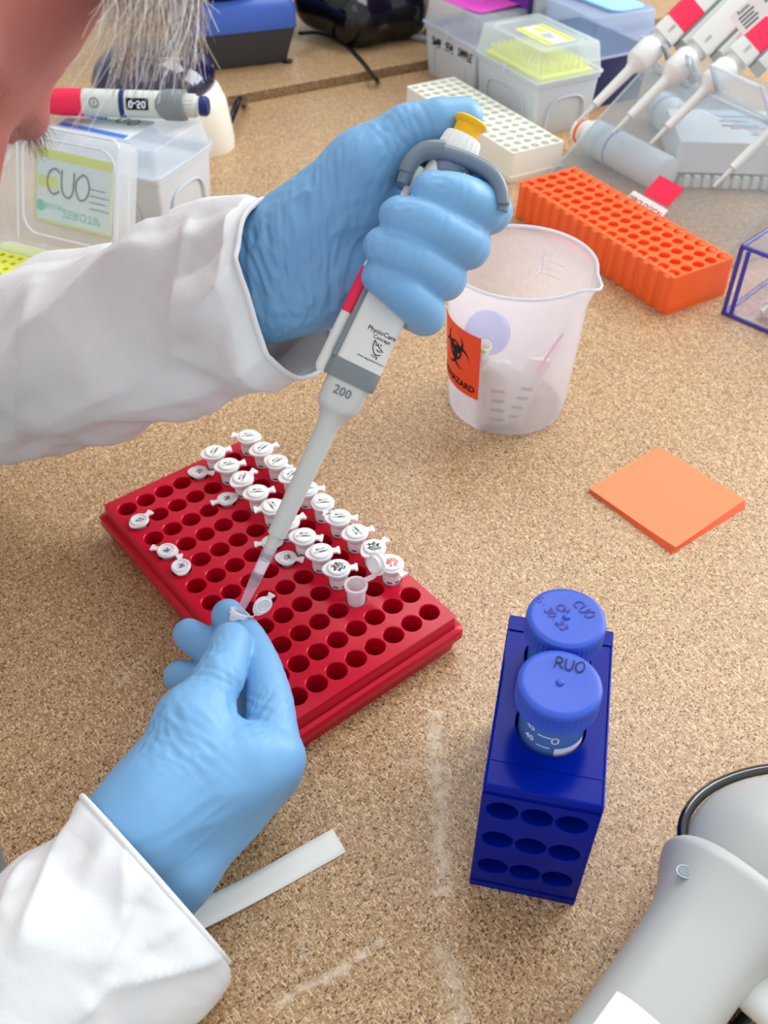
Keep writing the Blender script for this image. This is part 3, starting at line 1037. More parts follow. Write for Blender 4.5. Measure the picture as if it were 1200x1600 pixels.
def conical(t, label, lines, ink, h_pen):
    """50 ml tube standing in the rack's upper hole at t mm along it"""
    R = thing('conical_tube', label, 'tube', BR @ trs((25.4, t, BH), 0, 0, 0), 'blue-capped tubes in the blue rack')
    r = 14.6
    mb = MB().lathe([(3, -62), (12, -48), (14.3, -44), (r, -2), (r, 21), (13.4, 21), (13.2, -44)], 36, caps=(True, False))
    b = build('body', mb, M['conical'], R, 40)
    # graduations and the white writing patch, printed on the wall that faces us
    mb = MB()

    def onwall(P, r=r + .12):
        a = P[:, 0] / r - pi / 2 - .25
        return np.stack([r * np.cos(a), r * np.sin(a), P[:, 1] + P[:, 2] * 0], 1)
    for n, z in (('45', 12.6), ('40', 5.2)):
        m2 = MB(); put_text(m2, n, 4.6, trs((-6.2, z, 0)), bold=.02); m2.warp(onwall)
        mb.add(m2.V(), m2.f)
        m2 = MB().sheet([[(x, y, 0) for x in np.linspace(-2.4, 3.8, 8)] for y in (z - 2.2, z - 1.6)]); m2.warp(onwall)
        mb.add(m2.V(), m2.f)
    m2 = MB()
    c2 = [(5.6 + 1.5 * math.cos(a), 9.0 + 2.0 * math.sin(a), 0) for a in np.linspace(0, 2 * pi, 16)]
    m2.ribbon(c2, .6, (0, 0, 1), .02); m2.warp(onwall); mb.add(m2.V(), m2.f)
    m2 = MB().sheet([[(x, y, 0) for x in np.linspace(6, 22, 12)] for y in (-12, 3.2)]); m2.warp(onwall); mb.add(m2.V(), m2.f)
    build('graduations', mb, M['whiteprint'], b, 0)
    # screw cap with fine knurling, a slight dome and the moulding pip
    rc = 18.3
    mb = MB()
    n = 96
    t_ = np.arange(n) * 2 * pi / n
    kn = np.where(np.arange(n) % 2 == 0, 0, -.75)
    R_ = []
    for rr, z, k in ((rc, 19.2, 0), (rc + .15, 19.9, 1), (rc, 27.5, 1), (rc - .05, 29, 0), (rc - .5, 30.6, 0), (rc - 1.6, 31.4, 0), (rc - 3.2, 31.6, 0), (rc - 6, 31.2, 0), (1.9, 31.0, 0), (1.5, 31.9, 0), (.6, 32.2, 0)):
        q = rr + kn * k
        R_.append(np.stack([q * np.cos(t_), q * np.sin(t_), np.full(n, z)], 1))
    mb.rings(R_, True, (True, True))
    c = build('screw_cap', mb, M['bluecap'], R, 35)
    mb = MB()
    for s, h, x, y, rot in lines:
        handwrite(mb, s, h, trs((x, y, 31.55), 0, 0, rot), h_pen, .95, .05)
    build('cap_text', mb, ink, c, 0)
    return R


conical(36.5, 'clear tube under a blue screw cap marked RUO, nearer in the blue rack', [('RUO', 5.6, 3.2, 10.2, -.06)], M['capink'], .7)
conical(74.0, 'clear tube under a blue screw cap marked CUO, farther back in the blue rack', [('CUO', 4.6, 7.5, 6.2, -.75), ('CH', 3.8, -2.0, 4.4, -.55), ('6.', 4.0, -11.5, 7.0, -.4), ('30.23', 3.6, -4.5, -2.2, -.85)], M['capinkfaded'], .6)

# ================================================================ beaker
bc = A3(95, 612, 0)
BK = trs(bc)
beaker = thing('beaker', 'milky plastic beaker with an orange biohazard sticker, holding waste', 'beaker', BK)


def beaker_r(z):
    return 45.5 + z / 121 * 6.5


seg = 72
ta = np.arange(seg) * 2 * pi / seg
spout = np.exp(-(np.remainder(ta - math.radians(-33) + pi, 2 * pi) - pi) ** 2 / (2 * .12 ** 2))
R_ = []
for rr, z in ((41.5, 0), (44.5, .8), (45.5, 3)):
    R_.append(np.stack([rr * np.cos(ta), rr * np.sin(ta), np.full(seg, z)], 1))
for z in (20, 40, 60, 80, 95, 105, 113, 118, 120.5):
    f = np.clip((z - 92) / 28, 0, 1) ** 1.6
    rr = beaker_r(z) + spout * 7 * f + (1.2 if z > 119 else 0)
    R_.append(np.stack([rr * np.cos(ta), rr * np.sin(ta), z - spout * 2.2 * f], 1))
rr = beaker_r(120) + 1.6 + spout * 8
R_.append(np.stack([rr * np.cos(ta), rr * np.sin(ta), 121.5 - spout * 2.6], 1))
rr = beaker_r(120) - .9 + spout * 6.5
R_.append(np.stack([rr * np.cos(ta), rr * np.sin(ta), 121 - spout * 2.6], 1))
mb = MB().rings(R_, True, (True, False))
build('wall', mb, M['beaker'], beaker, 50, solid=.8)
rr = beaker_r(121) + .7 + spout * 8
build('rim', MB().tube(np.stack([rr * np.cos(ta), rr * np.sin(ta), 121.2 - spout * 2.6], 1)[list(range(seg)) + [0]], 1.25, 8), M['acrylicedge'], beaker, 60)


def on_beaker(a0, z0, off):
    """local x runs anticlockwise round the wall, local y up"""
    def fn(P):
        z = z0 + P[:, 1]
        r = beaker_r(z) + off
        a = a0 + P[:, 0] / 48.5
        return np.stack([r * np.cos(a), r * np.sin(a), z], 1)
    return fn


a_mid = math.radians(-153.5)
mb = MB().sheet([[(x, y, 0) for x in np.linspace(-25, 25, 22)] for y in (-27.5, -9, 9, 27.5)]).warp(on_beaker(a_mid, 56.3, .45))
st = build('warning_sticker', mb, M['biolabel'], beaker, 60)
mb = MB()


def arc_blade(mb, c, R, r, off, ang, gap, n=26):
    """a crescent: outer circle R about c, inner circle r shifted by off along ang, open at the far side by gap"""
    d = A3(math.cos(ang), math.sin(ang), 0)
    P = []
    for k in range(n + 1):
        a = ang + pi + (k / n - .5) * 2 * (pi - gap)
        o = A3(c[0] + R * math.cos(a), c[1] + R * math.sin(a), 0)
        i = A3(c[0] + off * d[0] + r * math.cos(a), c[1] + off * d[1] + r * math.sin(a), 0)
        P.append((o, i))
    mb.sheet([[p[0] for p in P], [p[1] for p in P]])


for k in range(3):
    a = pi / 2 + k * 2 * pi / 3
    arc_blade(mb, (7.2 * math.cos(a), 7.2 * math.sin(a) + 6), 9.6, 7.9, 2.1, a, .42)
rg = [[(R * math.cos(t), R * math.sin(t) + 6, 0) for t in np.linspace(0, 2 * pi, 40)] for R in (6.2, 7.8)]
mb.sheet(rg)
put_text(mb, 'BIOHAZARD', 7.7, trs((0, -20, 0)), bold=.025)
mb.warp(on_beaker(a_mid, 56.3, .75))
build('sticker_print', mb, M['ink'], st, 0)
mb = MB()
for s, z in (('500', 103), ('450', 92)):
    m2 = MB(); put_text(m2, s, 5.5, trs((0, 0, 0), 0, 0, 0)); m2.warp(on_beaker(math.radians(58), z, -1.0)); mb.add(m2.V(), m2.f)
    m2 = MB().sheet([[(x, y, 0) for x in np.linspace(-14, 7, 12)] for y in (-4.8, -4.2)]); m2.warp(on_beaker(math.radians(58), z, -1.0)); mb.add(m2.V(), m2.f)
mb2 = MB().sheet([[(x, y, 0) for x in np.linspace(10, 11, 3)] for y in (-8, 8)]).warp(on_beaker(math.radians(50), 97, -1.0))
mb.add(mb2.V(), mb2.f)
build('volume_marks', mb, M['whiteprint'], beaker, 0)

# ---- what has been thrown into the beaker
IN = lambda px, py, z: at(px, py, z)
capc = bc + A3(-22, -22, 76)
cm = frame(capc, z=(-.35, -.75, .55), x=(1, -.3, 0))
cp = thing('tube_closure', 'blue screw cap thrown into the milky beaker', 'cap', cm)
mb = MB().lathe([(15.5, -6), (15.8, -5), (15.8, 5), (15, 6.2), (12, 6.4)], 40)
build('shell', mb, M['bluecap'], cp, 40)
tm = frame(bc + A3(-25, -36, 71), z=(.05, -.25, .96), x=(1, 0, 0))
tt = thing('discarded_tube', 'short clear tube with a lime ring in the beaker beside the blue cap', 'tube', tm)
build('body', MB().lathe([(2.5, -16), (4.2, -12), (4.6, 3)], 18, caps=(True, False)), M['tubecap'], tt, 40)
build('lime_ring', MB().lathe([(5.0, 2.5), (5.1, 5), (4.2, 5.1), (4.1, 2.5)], 20, caps=(False, False)), M['limelabel'], tt, 40)


def cassette(c, x, y, label):
    R = thing('test_cassette', label, 'test strip', frame(c, x=x, y=y), 'test strips in the beaker')
    build('shell', MB().prism(rrect(17, 62, 2.5), -1.8, 1.8), M['cassette'], R, 40, bevel=.6)
    mb = MB()
    for k in range(4):
        mb.box((-5, -27 + k * 9.5, 1.7), (5, -24.3 + k * 9.5, 2.0))
    build('printed_bars', mb, M['barink'], R, 0)


cassette(bc + A3(-12, -36.5, 34), (.95, -.2, .05), (.05, -.13, .95), 'ivory test strip with grey bars standing in the beaker beside the sticker')
cassette(bc + A3(8, -33, 34), (.95, .2, -.25), (.3, -.08, .9), 'ivory test strip with grey bars leaning in the middle of the beaker')
fl = thing('plastic_wrapper', 'crumpled clear wrapper with a pink line, stuffed in the beaker', 'wrapper', trs(bc + A3(10, -4, 44)))
n = 26
G = np.zeros((n, n, 3))
for i in range(n):
    for j in range(n):
        u, v = i / (n - 1) - .5, j / (n - 1) - .5
        G[i, j] = (u * 52 + v * 22, u * 22 - 8 + v * 6, v * 72 + u * 14)
d = noise3(G, .06, 3.3) * 7 + np.abs(noise3(G, .13, 9.1)) * 5
G[..., 1] += d - 16
rad = np.hypot(G[..., 0] + 10, G[..., 1] - 4)
G[..., :2] = (G[..., :2] + [10, -4]) * np.minimum(1, 40 / np.maximum(rad, 1))[..., None] - [10, -4]
G[..., 2] = np.clip(G[..., 2], -40, 60)
build('film', MB().sheet(G), M['film'], fl, 30)
mb = MB().ribbon([A3(13, -43, 57) * (1 - u) + A3(29, -36.5, 86) * u - A3(10, -4, 44) for u in np.linspace(0, 1, 6)], 2.6, unit(A3(.5, -.85, 0)), .3)
build('pink_line', mb, M['pinkstreak'], fl, 40)

# ================================================================ white fabric strip by the near cuff
s0, s1, s2, s3 = at(520, 1296), at(541, 1332), at(286, 1476), at(264, 1440)
n = 14
G = np.zeros((n, 5, 3))
for i in range(n):
    for j in range(5):
        u, v = i / (n - 1), j / 4
        p = (s0 * (1 - v) + s1 * v) * (1 - u) + (s3 * (1 - v) + s2 * v) * u
        G[i, j] = p + A3(0, 0, .7 + .5 * math.sin(u * 9) * (1 - v) + 5 * u ** 3)
mb = MB().sheet(G)
STRIP = mb

# ================================================================ hand-held barcode scanner
def loft_ellipse(mb, stations, seg=36, up=(0, 0, 1), p=2.4, caps=(True, True)):
    """stations: (centre, half width, half height); superellipse sections square to the path"""
    C = np.array([s[0] for s in stations], float)
    T = np.gradient(C, axis=0)
    t = np.arange(seg) * 2 * pi / seg
    R = []
    for (c, w, h), d in zip(stations, T):
        d = unit(d)
        x = unit(np.cross(d, up)); y = np.cross(x, d)
        cx = np.sign(np.cos(t)) * np.abs(np.cos(t)) ** (2 / p); cy = np.sign(np.sin(t)) * np.abs(np.sin(t)) ** (2 / p)
        R.append(np.asarray(c) + (w * cx)[:, None] * x + (h * cy)[:, None] * y)
    return mb.rings(R, True, caps)


sA, sB = at(956, 1676, 27), at(1143, 1408, 30)
sd = unit((sB - sA) * A3(1, 1, 0)); sl = np.linalg.norm((sB - sA)[:2])
ss = A3(sd[1], -sd[0], 0)                                   # to the right of the handle
scn = thing('barcode_scanner', 'light grey handheld barcode scanner lying on the worktop at the lower right', 'scanner', trs((sA[0], sA[1], 0)))
S0 = A3(sA[0], sA[1], 0)
mb = MB()
st = []
for f, w, h, z in ((-.95, 22, 22, 24), (-.5, 22.6, 23, 25), (0, 23.3, 24.5, 27), (.4, 23.8, 25.5, 28), (.62, 24.6, 26, 28.5), (.76, 26.2, 27.0, 29), (.86, 29.5, 28.5, 29.5), (.94, 33.5, 29.7, 30), (.985, 35.6, 30.4, 30.5), (1.0, 36, 30.6, 30.7), (1.012, 35.6, 30.2, 30.8), (1.018, 34.6, 29.2, 30.8)):
    st.append((A3(0, 0, z) + sd * sl * f, w, h))
loft_ellipse(mb, st, 44, p=2.5)
hd = build('handle', mb, M['scanner'], scn, 60)
# head: a rounded hood behind the flared collar, edged by a glossy dark rim
hc_ = at(1222, 1335, 36)
f = Field(hc_ - A3(80, 70, 60), hc_ + A3(120, 70, 60), 2.0)
f.ball(hc_ + A3(4, 0, 2), (48, 36, 29), 6).ball(hc_ + A3(40, 2, 2), (52, 38, 31), 10).cone(hc_ + A3(-8, -6, 0), A3(sB[0], sB[1], 30) + sd * 4, 27, 25, 12)
P, F = f.mesh(3)
build_np('head', P - S0, F, M['scanner'], scn)
t_ = np.linspace(0, 2 * pi, 60)
R_ = np.stack([hc_[0] + 18 + 64 * np.cos(t_), hc_[1] + 3 + 38 * np.sin(t_), hc_[2] + 5 + 3 * np.sin(t_)], 1) - S0
build('dark_rim', MB().tube(R_, 2.6, 10), M['chrome'], scn, 60)
loft_ = MB()
for px, py, z_ in ((1070, 1362, 53.5), (1196, 1395, 53)):
    c = at(px, py, z_) - S0
    loft_.lathe([(3.1, -.2), (3.4, .3), (2.8, .45), (2.2, -.5)], 18, trs(c, -.1, .1), caps=(False, False), sx=1.15)
build('screw_surround', loft_, M['scanner'], scn, 40)
sc2 = MB()
for px, py, z_ in ((1070, 1362, 53.5), (1196, 1395, 53)):
    sc2.lathe([(2.5, -.5), (2.4, .28)], 16, trs(at(px, py, z_) - S0, -.1, .1), sx=1.15)
build('screw_hole', sc2, M['bluegrey'], scn, 40)
tr_ = S0 + sd * sl * .74 + ss * 27 + A3(0, 0, 22)
build('trigger', loft_ellipse(MB(), [(tr_ - S0 + ss * k, w, w * .8) for k, w in ((-8, 8), (0, 9.5), (10, 10), (20, 9), (24, 7), (26, 3))], 24), M['pipwhite'], scn, 60)
# curved sticker on the back of the handle; its square code is left out
def on_handle(f_, a, off):
    w = np.interp(f_, (-.95, -.5, 0, .4), (22, 22.6, 23.3, 23.8)); h = np.interp(f_, (-.95, -.5, 0, .4), (22, 23, 24.5, 25.5)); z = np.interp(f_, (-.95, -.5, 0, .4), (24, 25, 27, 28))
    return sd * sl * f_ + ss * a + A3(0, 0, z + h * max(0, 1 - abs(a / w) ** 2.5) ** .4 + off)


G = [[on_handle(f_, a, .3) for a in np.linspace(-14, 15, 14)] for f_ in np.linspace(-.4, .19, 12)]
sk = build('white_sticker', MB().sheet(G), M['paper'], scn, 60)
mb = MB()
put_text(mb, '20', 6.0, frame(on_handle(-.02, -4, .5), x=unit(sd * .9 - ss * .2), z=(-.1, -.05, 1)), bold=.01)
build('sticker_print', mb, M['greyink'], sk, 0)
cb = [at(1140, 1510, 26), at(1175, 1495, 22), at(1215, 1500, 16)]
build('rubber_boot', loft_ellipse(MB(), [(c - S0 + A3(0, 0, -6), w, w * .8) for c, w in zip(smooth_path(cb, 3), np.linspace(8, 12, 7))], 18), M['black'], scn, 60)
cab = smooth_path([at(1205, 1525, 12), at(1190, 1548, 5), at(1172, 1580, 3.5), at(1150, 1605, 3), at(1090, 1660, 3)], 8)
tag(build('scanner_cable', MB().tube(cab, 2.6, 10), M['black'], None, 60), 'black cable curling out from under the barcode scanner', 'cable')

# ================================================================ background: tip boxes
EU = unit((174 - 109, 1127 - 1242, 0))          # long side of the two grey boxes
EV = A3(-EU[1], EU[0], 0)
if EV[1] < 0: EV = -EV


def rr3(w, h, r, z, cx=0, cy=0, n=4):
    return [(x, y, z) for x, y in rrect(w, h, r, n, cx, cy)]


def tip_box(m, label, L_, W_, hb, hl, base, lid, group=None, arch=True, name='tip_box', latch=True):
    """local x along the long side, y across, origin at the centre of the foot"""
    R = thing(name, label, 'box', m, group)
    mb = MB().rings([rr3(L_ - 12, W_ - 12, 4, 0), rr3(L_ - 11, W_ - 11, 5, 1), rr3(L_ - 3, W_ - 3, 6, hb - 5), rr3(L_, W_, 6, hb - 4.5), rr3(L_, W_, 6, hb), rr3(L_ - 5, W_ - 5, 5, hb), rr3(L_ - 8, W_ - 8, 4, hb - 8)], True)
    b = build('base', mb, base, R, 40)
    if arch:
        mb = MB()
        for s in (1, -1):
            P = smooth_path([(-L_ * .3, s * (W_ / 2 - 3.0), 8), (-L_ * .29, s * (W_ / 2 - 2.2), hb * .45), (-L_ * .2, s * (W_ / 2 - 1.7), hb * .68), (L_ * .2, s * (W_ / 2 - 1.7), hb * .68), (L_ * .29, s * (W_ / 2 - 2.2), hb * .45), (L_ * .3, s * (W_ / 2 - 3.0), 8)], 5)
            mb.tube(P, 1.1, 6)
            P = smooth_path([(s * (L_ / 2 - 2.6), -W_ * .3, 8), (s * (L_ / 2 - 2.0), -W_ * .27, hb * .5), (s * (L_ / 2 - 1.6), -W_ * .15, hb * .66), (s * (L_ / 2 - 1.6), W_ * .15, hb * .66), (s * (L_ / 2 - 2.0), W_ * .27, hb * .5), (s * (L_ / 2 - 2.6), W_ * .3, 8)], 5)
            mb.tube(P, 1.1, 6)
        build('arched_recess', mb, base, b, 60)
    mb = MB().rings([rr3(L_ + 3, W_ + 3, 7, hb + .3), rr3(L_ + 3.4, W_ + 3.4, 7, hb + 3), rr3(L_, W_, 7, hb + 3.4), rr3(L_ - 7, W_ - 7, 8, hb + hl - 2), rr3(L_ - 9, W_ - 9, 7, hb + hl), rr3(L_ - 13, W_ - 13, 6, hb + hl + .2), rr3(L_ - 28, W_ - 22, 8, hb + hl + .2), rr3(L_ - 31, W_ - 25, 8, hb + hl - 1.6)], True, (False, True))
    l = build('lid', mb, lid, R, 40)
    build('lid_edge', MB().tube(np.array(rr3(L_ + 3.2, W_ + 3.2, 7, hb + 1.6) + rr3(L_ + 3.2, W_ + 3.2, 7, hb + 1.6)[:1]), 1.3, 6), M['acrylicedge'], l, 60)
    if latch:
        mb = MB()
        for s in (1, -1):
            mb.prism(rrect(9, 4.5, 1.8, 3, 0, s * (W_ / 2 + 2)), hb - 4, hb + 5)
        build('latch', mb, M['acrylicedge'], l, 40, bevel=.5)
    return R, l, b, hb + hl


def box_frame(corner, L_, W_):
    c = corner - EU * L_ / 2 + EV * W_ / 2
    return frame(A3(c[0], c[1], 0), x=EU, y=EV)


cA = at(832, 219)
LBX, WBX = 132, 92
R, l, b, top = tip_box(box_frame(cA, LBX, WBX), 'grey tip box with clear lid over yellow, a lime label on its top', LBX, WBX, 62, 33, M['boxgrey'], M['boxlid'], 'grey tip boxes')
mb = MB().prism(rrect(66, 40, 3, 4, 6, 2), top - 1.4, top - 1.1)
lb = build('lid_label', mb, M['palelabel'], l, 0)
mb = MB().box((-27, 14, top - 1.1), (38, 21, top - .9)).box((-27, -16, top - 1.1), (38, -9, top - .9)).box((-20, 2, top - 1.1), (0, 9, top - .9))
build('label_bands', mb, M['limelabel'], lb, 0)
mb = MB()
for k in range(5): mb.box((4, -5 + 3 * k, top - 1.05), (18 + 3 * (k % 3), -4 + 3 * k, top - .9))
build('label_print', mb, M['greyink'], lb, 0)
tb = build('tip_tray', MB().box((-58, -38, 55), (58, 38, 66)), M['limetray'], R, 0, bevel=2)
mb = MB()
for i in range(12):
    for j in range(8): mb.lathe([(2.6, 66), (2.4, 71), (1.8, 74)], 6, trs((-49.5 + 9 * i, -31.5 + 9 * j, 0)))
o = build('tips', mb, M['limetray'], tb, 40); o['kind'] = 'stuff'

cB = cA - EU * 136 + EV * 4 - EU * 2
R, l, b, top = tip_box(box_frame(cB, LBX - 8, WBX + 6), 'grey tip box with a bright pink note on its clear lid', LBX - 8, WBX + 6, 62, 33, M['boxgrey'], M['boxlid'], 'grey tip boxes')
nt_ = thing('sticky_note', 'bright pink sticky note lying on the rear grey tip box', 'note', box_frame(cB, LBX - 8, WBX + 6) @ trs((6, 0, top), 0, 0, .12))
G = [[(x, y, .6 + 2.4 * max(0, (x / 38)) ** 3) for y in np.linspace(-38, 38, 6)] for x in np.linspace(-38, 38, 10)]
build('paper', MB().sheet(G), M['magenta'], nt_, 40, solid=.25)
mb = MB()
for k, s in enumerate(('SWAB', 'SEAL')): handwrite(mb, s, 7, trs((8, 10 - 11 * k, .75), 0, 0, -.2), .7, .8)
build('handwriting', mb, M['purpleink'], nt_, 0)
mb = MB()
hm = frame(A3(0, -(WBX + 6) / 2 + 1.6, 48), x=(1, 0, 0), y=(0, .03, 1))
for s, x in (('SWAB', -30), ('SEAL', 2), ('SAMPLE', 38)): handwrite(mb, s, 9, hm @ trs((x, -1 + .04 * x, .6)), 1.5, .72, .15)
build('handwriting', mb, M['ink'], b, 0)

cC = cA + EV * 104 - EU * 40
R, l, b, top = tip_box(box_frame(cC, 150, 100), 'navy tip box with a pale blue see-through lid behind the grey boxes', 150, 104, 60, 46, M['boxnavy'], M['bluelid'], None, False)
tr = thing('foam_tray', 'thin sky blue paper tray lying on the lid of the navy tip box', 'tray', box_frame(cC, 150, 104) @ trs((10, 8, top), 0, 0, .05))
build('sheet', MB().prism(rrect(112, 52, 14, 6), .3, 3.0), pmat('sky blue tray', srgb(150, 200, 246), .5), tr, 40, bevel=.8)

# ---- white rack lying beyond the gloved hand, orange rack beside the beaker
W0 = at(797, 285)


def small_rack(m, label, L_, W_, H_, nx, ny, mat, flange, edge_ribs):
    R = thing('tube_rack', label, 'tube rack', m)
    px, py = (L_ - 16) / (nx - 1), (W_ - 14) / (ny - 1)
    tp = trs((8, 7, 0))
    mb = hole_plate(nx, ny, px, py, min(px, py) * .40, H_, H_ * .7, -8, -7, L_ - 8, W_ - 7, 12, None, .6, tp)
    build('well_plate', mb, mat, R, 35)
    mb = MB().rings([rr3(L_ + 2 * o, W_ + 2 * o, 3, z, L_ / 2, W_ / 2) for o, z in ((-.2, H_), (.3, H_ - 1), (.8, 7), (1.0, 6.5), (flange, 6), (flange, 0))], True, (False, False))
    sw = build('side_wall', mb, mat, R, 50)
    if edge_ribs:
        mb = MB()
        for i in range(nx):
            for s in (0, 1):
                mb.lathe([(px * .42, 1), (px * .40, H_ - 2), (px * .3, H_ - .6)], 10, trs((8 + px * i, 2.2 if s == 0 else W_ - 2.2, 0)))
        build('well_bulges', mb, mat, sw, 60)['kind'] = 'stuff'
    return R


small_rack(frame(A3(W0[0], W0[1], 0) - EU * 226, x=EU, y=EV), 'white ninety-six well tube rack lying behind the hand that holds the pipette', 226, 68, 32, 16, 5, M['whiteplastic'], 2.0, False)
o0 = at(1040, 492)
OU = unit(o0 - at(818, 345)); OV = A3(-OU[1], OU[0], 0)
small_rack(frame(A3(o0[0], o0[1], 0) - OU * 222, x=OU, y=OV), 'bright orange tube rack with five rows of wells, to the right of the beaker', 222, 72, 36, 16, 5, M['orange'], 1.0, True)

# ================================================================ acrylic pipette stand
SU, SV = A3(.5, -.866, 0), A3(.866, .5, 0)
P0 = at(855, 275)
STW = 250
stand = thing('pipette_stand', 'clear acrylic bench stand with a sloping front and notched rail, four pipettes in it', 'pipette stand', frame(A3(P0[0], P0[1], 0), x=SU, y=SV))
SH, SD = 97.0, 118.0
sl_ = math.atan2(SH, SD)
pm = frame((0, 0, 0), x=(1, 0, 0), y=(0, math.cos(sl_), math.sin(sl_)))
SLEN = math.hypot(SH, SD)
build('sloping_front', MB().box((0, 0, -3), (STW, SLEN, 0)), M['acrylic'], stand, 0, m=pm)
mb = MB().tube([(0, 0, 0), (0, SLEN, 0)], 1.2, 6).tube([(0, SLEN, 0), (STW, SLEN, 0)], 1.6, 6).tube([(0, 0, 0), (STW, 0, 0)], 1.0, 6)
build('front_edge', mb.warp(lambda P: app(pm, P)), M['acrylicedge'], stand, 60)
for x in (0, STW - 3):
    build('side_panel', MB().rings([[(x, 0, 0), (x, SD, SH), (x, SD + 60, SH + 5), (x, SD + 160, 0)], [(x + 3, 0, 0), (x + 3, SD, SH), (x + 3, SD + 60, SH + 5), (x + 3, SD + 160, 0)]]), M['acrylic'], stand, 0)
# notched rail that holds the pipettes by the neck
NX = [0.0]
rl = frame((0, SD - 4, SH - 2), x=(1, 0, 0), y=(0, -math.sin(sl_) * .95, math.cos(sl_) * 1.0))


def notch_path(xs, w, d, x_end):
    P = [(-14, 2, 0)]
    for x in xs:
        P += [(x - w / 2 - 6, 24, 0), (x - w / 2 - 1, 25, 0), (x - w / 2 + 1.5, 20, 0), (x - w / 4, 4 - d, 0), (x + w / 4, 4 - d, 0), (x + w / 2 - 1.5, 20, 0), (x + w / 2 + 1, 25, 0)]
    P += [(x_end, 24, 0), (x_end, 0, 0)]
    return P


slots = []
V3 = lambda px, D: dep(px[0], px[1], D)
axis_w = SV * math.cos(math.radians(35)) + A3(0, 0, math.sin(math.radians(35)))
pip_tips = [((903, 190), 1010), ((957, 208), 1000), ((1015, 226), 985), ((1115, 292), 930)]
stand_inv = np.linalg.inv(frame(A3(P0[0], P0[1], 0), x=SU, y=SV))
xs = []
for (px, D), off in zip(pip_tips, (99, 99, 99, 96)):
    q = app(stand_inv, dep(px[0], px[1], D) + axis_w * off)[0]
    xs.append(q)
xs_s = [q[0] for q in xs]
rail_o = np.mean(xs[:3], 0)
rm = frame((0, rail_o[1] + 2, rail_o[2] - 6), x=(1, 0, 0), y=(0, -math.sin(math.radians(35)), math.cos(math.radians(35))))
out = notch_path(xs_s, 30, 12, max(xs_s) + 40)
P = smooth_path(out[1:-1], 4)
mb = MB().sheet([[(p[0], p[1], 0) for p in P], [(p[0], -26, 0) for p in P]])
mb.warp(lambda Q: app(rm, Q))
rail = build('notched_rail', mb, M['acrylic'], stand, 30, solid=3)
build('rail_edge', MB().tube(P + A3(0, 0, 1.5), 1.5, 6).warp(lambda Q: app(rm, Q)), M['acrylicedge'], rail, 60)
build('rail_foot', MB().box((-16, -30, -3), (max(xs_s) + 40, -24, 14)).warp(lambda Q: app(rm, Q)), M['acrylic'], stand, 0)
build('back_support', MB().box((0, SD + 60, 0), (STW, SD + 63, SH + 5)), M['acrylic'], stand, 0)


def bench_pipette(tip, label, red, text=None):
    """local z runs from the shaft's end up to the handle; y faces us"""
    toward = unit(A3(0, 0, CAMZ) - tip)
    m = frame(tip, z=axis_w, x=np.cross(toward, axis_w))
    R = thing('pipette', label, 'pipette', m, 'pipettes in the acrylic stand')
    R['upright'] = 1
    del R['upright']
    build('tip_cone', MB().lathe([(1.6, 0), (2.6, 18), (3.0, 26)], 14), M['pipgrey'], R, 40)
    build('shaft', MB().lathe([(4.1, 24), (4.4, 26), (5.5, 72), (7, 77), (12.6, 83), (13.6, 86), (13.6, 106), (11.6, 110), (10, 111), (10, 117)], 22), M['pipwhite'], R, 40)
    mb = MB().rings([rr3(25.6, 22, 4, z, 0, 1, 4) for z in (117, 118)] + [rr3(27, 23, 4, z, 0, 1, 4) for z in (121, 290)], True)
    bd = build('body', mb, M['pipwhite'], R, 40)
    mb = MB().rings([rr3(14, 27, 3, z, -22.5, 0, 4) for z in (128, 290)], True)
    build('ejector_bar', mb, M['pipgrey'], R, 40)
    build('seam', MB().box((-15.6, -10, 127), (-13.2, 11.5, 290)), M['midgrey'], R, 0)
    if red:
        build('red_band', MB().rings([rr3(27.8, 23.8, 4, z, 0, 1, 4) for z in (134, 162)], True, (False, False)), M['pinklabel'], bd, 40)
    if text:
        mb = MB()
        put_text(mb, text, 8.5, frame((-22.5, 13.7, 205), x=(0, 0, 1), y=(-1, 0, 0)), bold=.01)
        build('print', mb, M['redink'], R, 0)
    mb = MB()
    put_text(mb, '1000', 5, frame((0, 12.7, 127), x=(0, 0, 1), y=(-1, 0, 0)))
    build('volume_print', mb, M['greyink'], bd, 0)
    return R


bench_pipette(dep(903, 190, 1010), 'white pipette with a red band in the stand, next to the navy tip box', True, 'pipet plus')
bench_pipette(dep(957, 208, 1000), 'white pipette without a red band, second in the acrylic stand', False)
bench_pipette(dep(1015, 226, 985), 'white pipette with a red band in the stand, over the white bottle', True)
bench_pipette(dep(1115, 292, 930), 'white pipette at the frame\'s edge, its grey tip lowest in the stand', False)

# card with a serial code standing between two pipettes
cm_ = frame(dep(1172, 22, 900), z=-ray(1172, 22), x=(.75, .45, .5))
card = thing('label_card', 'small white printed card tucked between the second and third stand pipettes', 'label', cm_)
build('paper', MB().prism(rrect(30, 22, 1.5), 0, .4), M['paper'], card, 0)
mb = MB()
for k in range(4): mb.box((-10, -8 + 3.4 * k, .45), (4 + 2 * (k % 2), -6.2 + 3.4 * k, .6))
put_text(mb, 'Rainin', 5, trs((-2, 7.4, .5)), bold=.03)
build('print', mb, M['greyink'], card, 0)

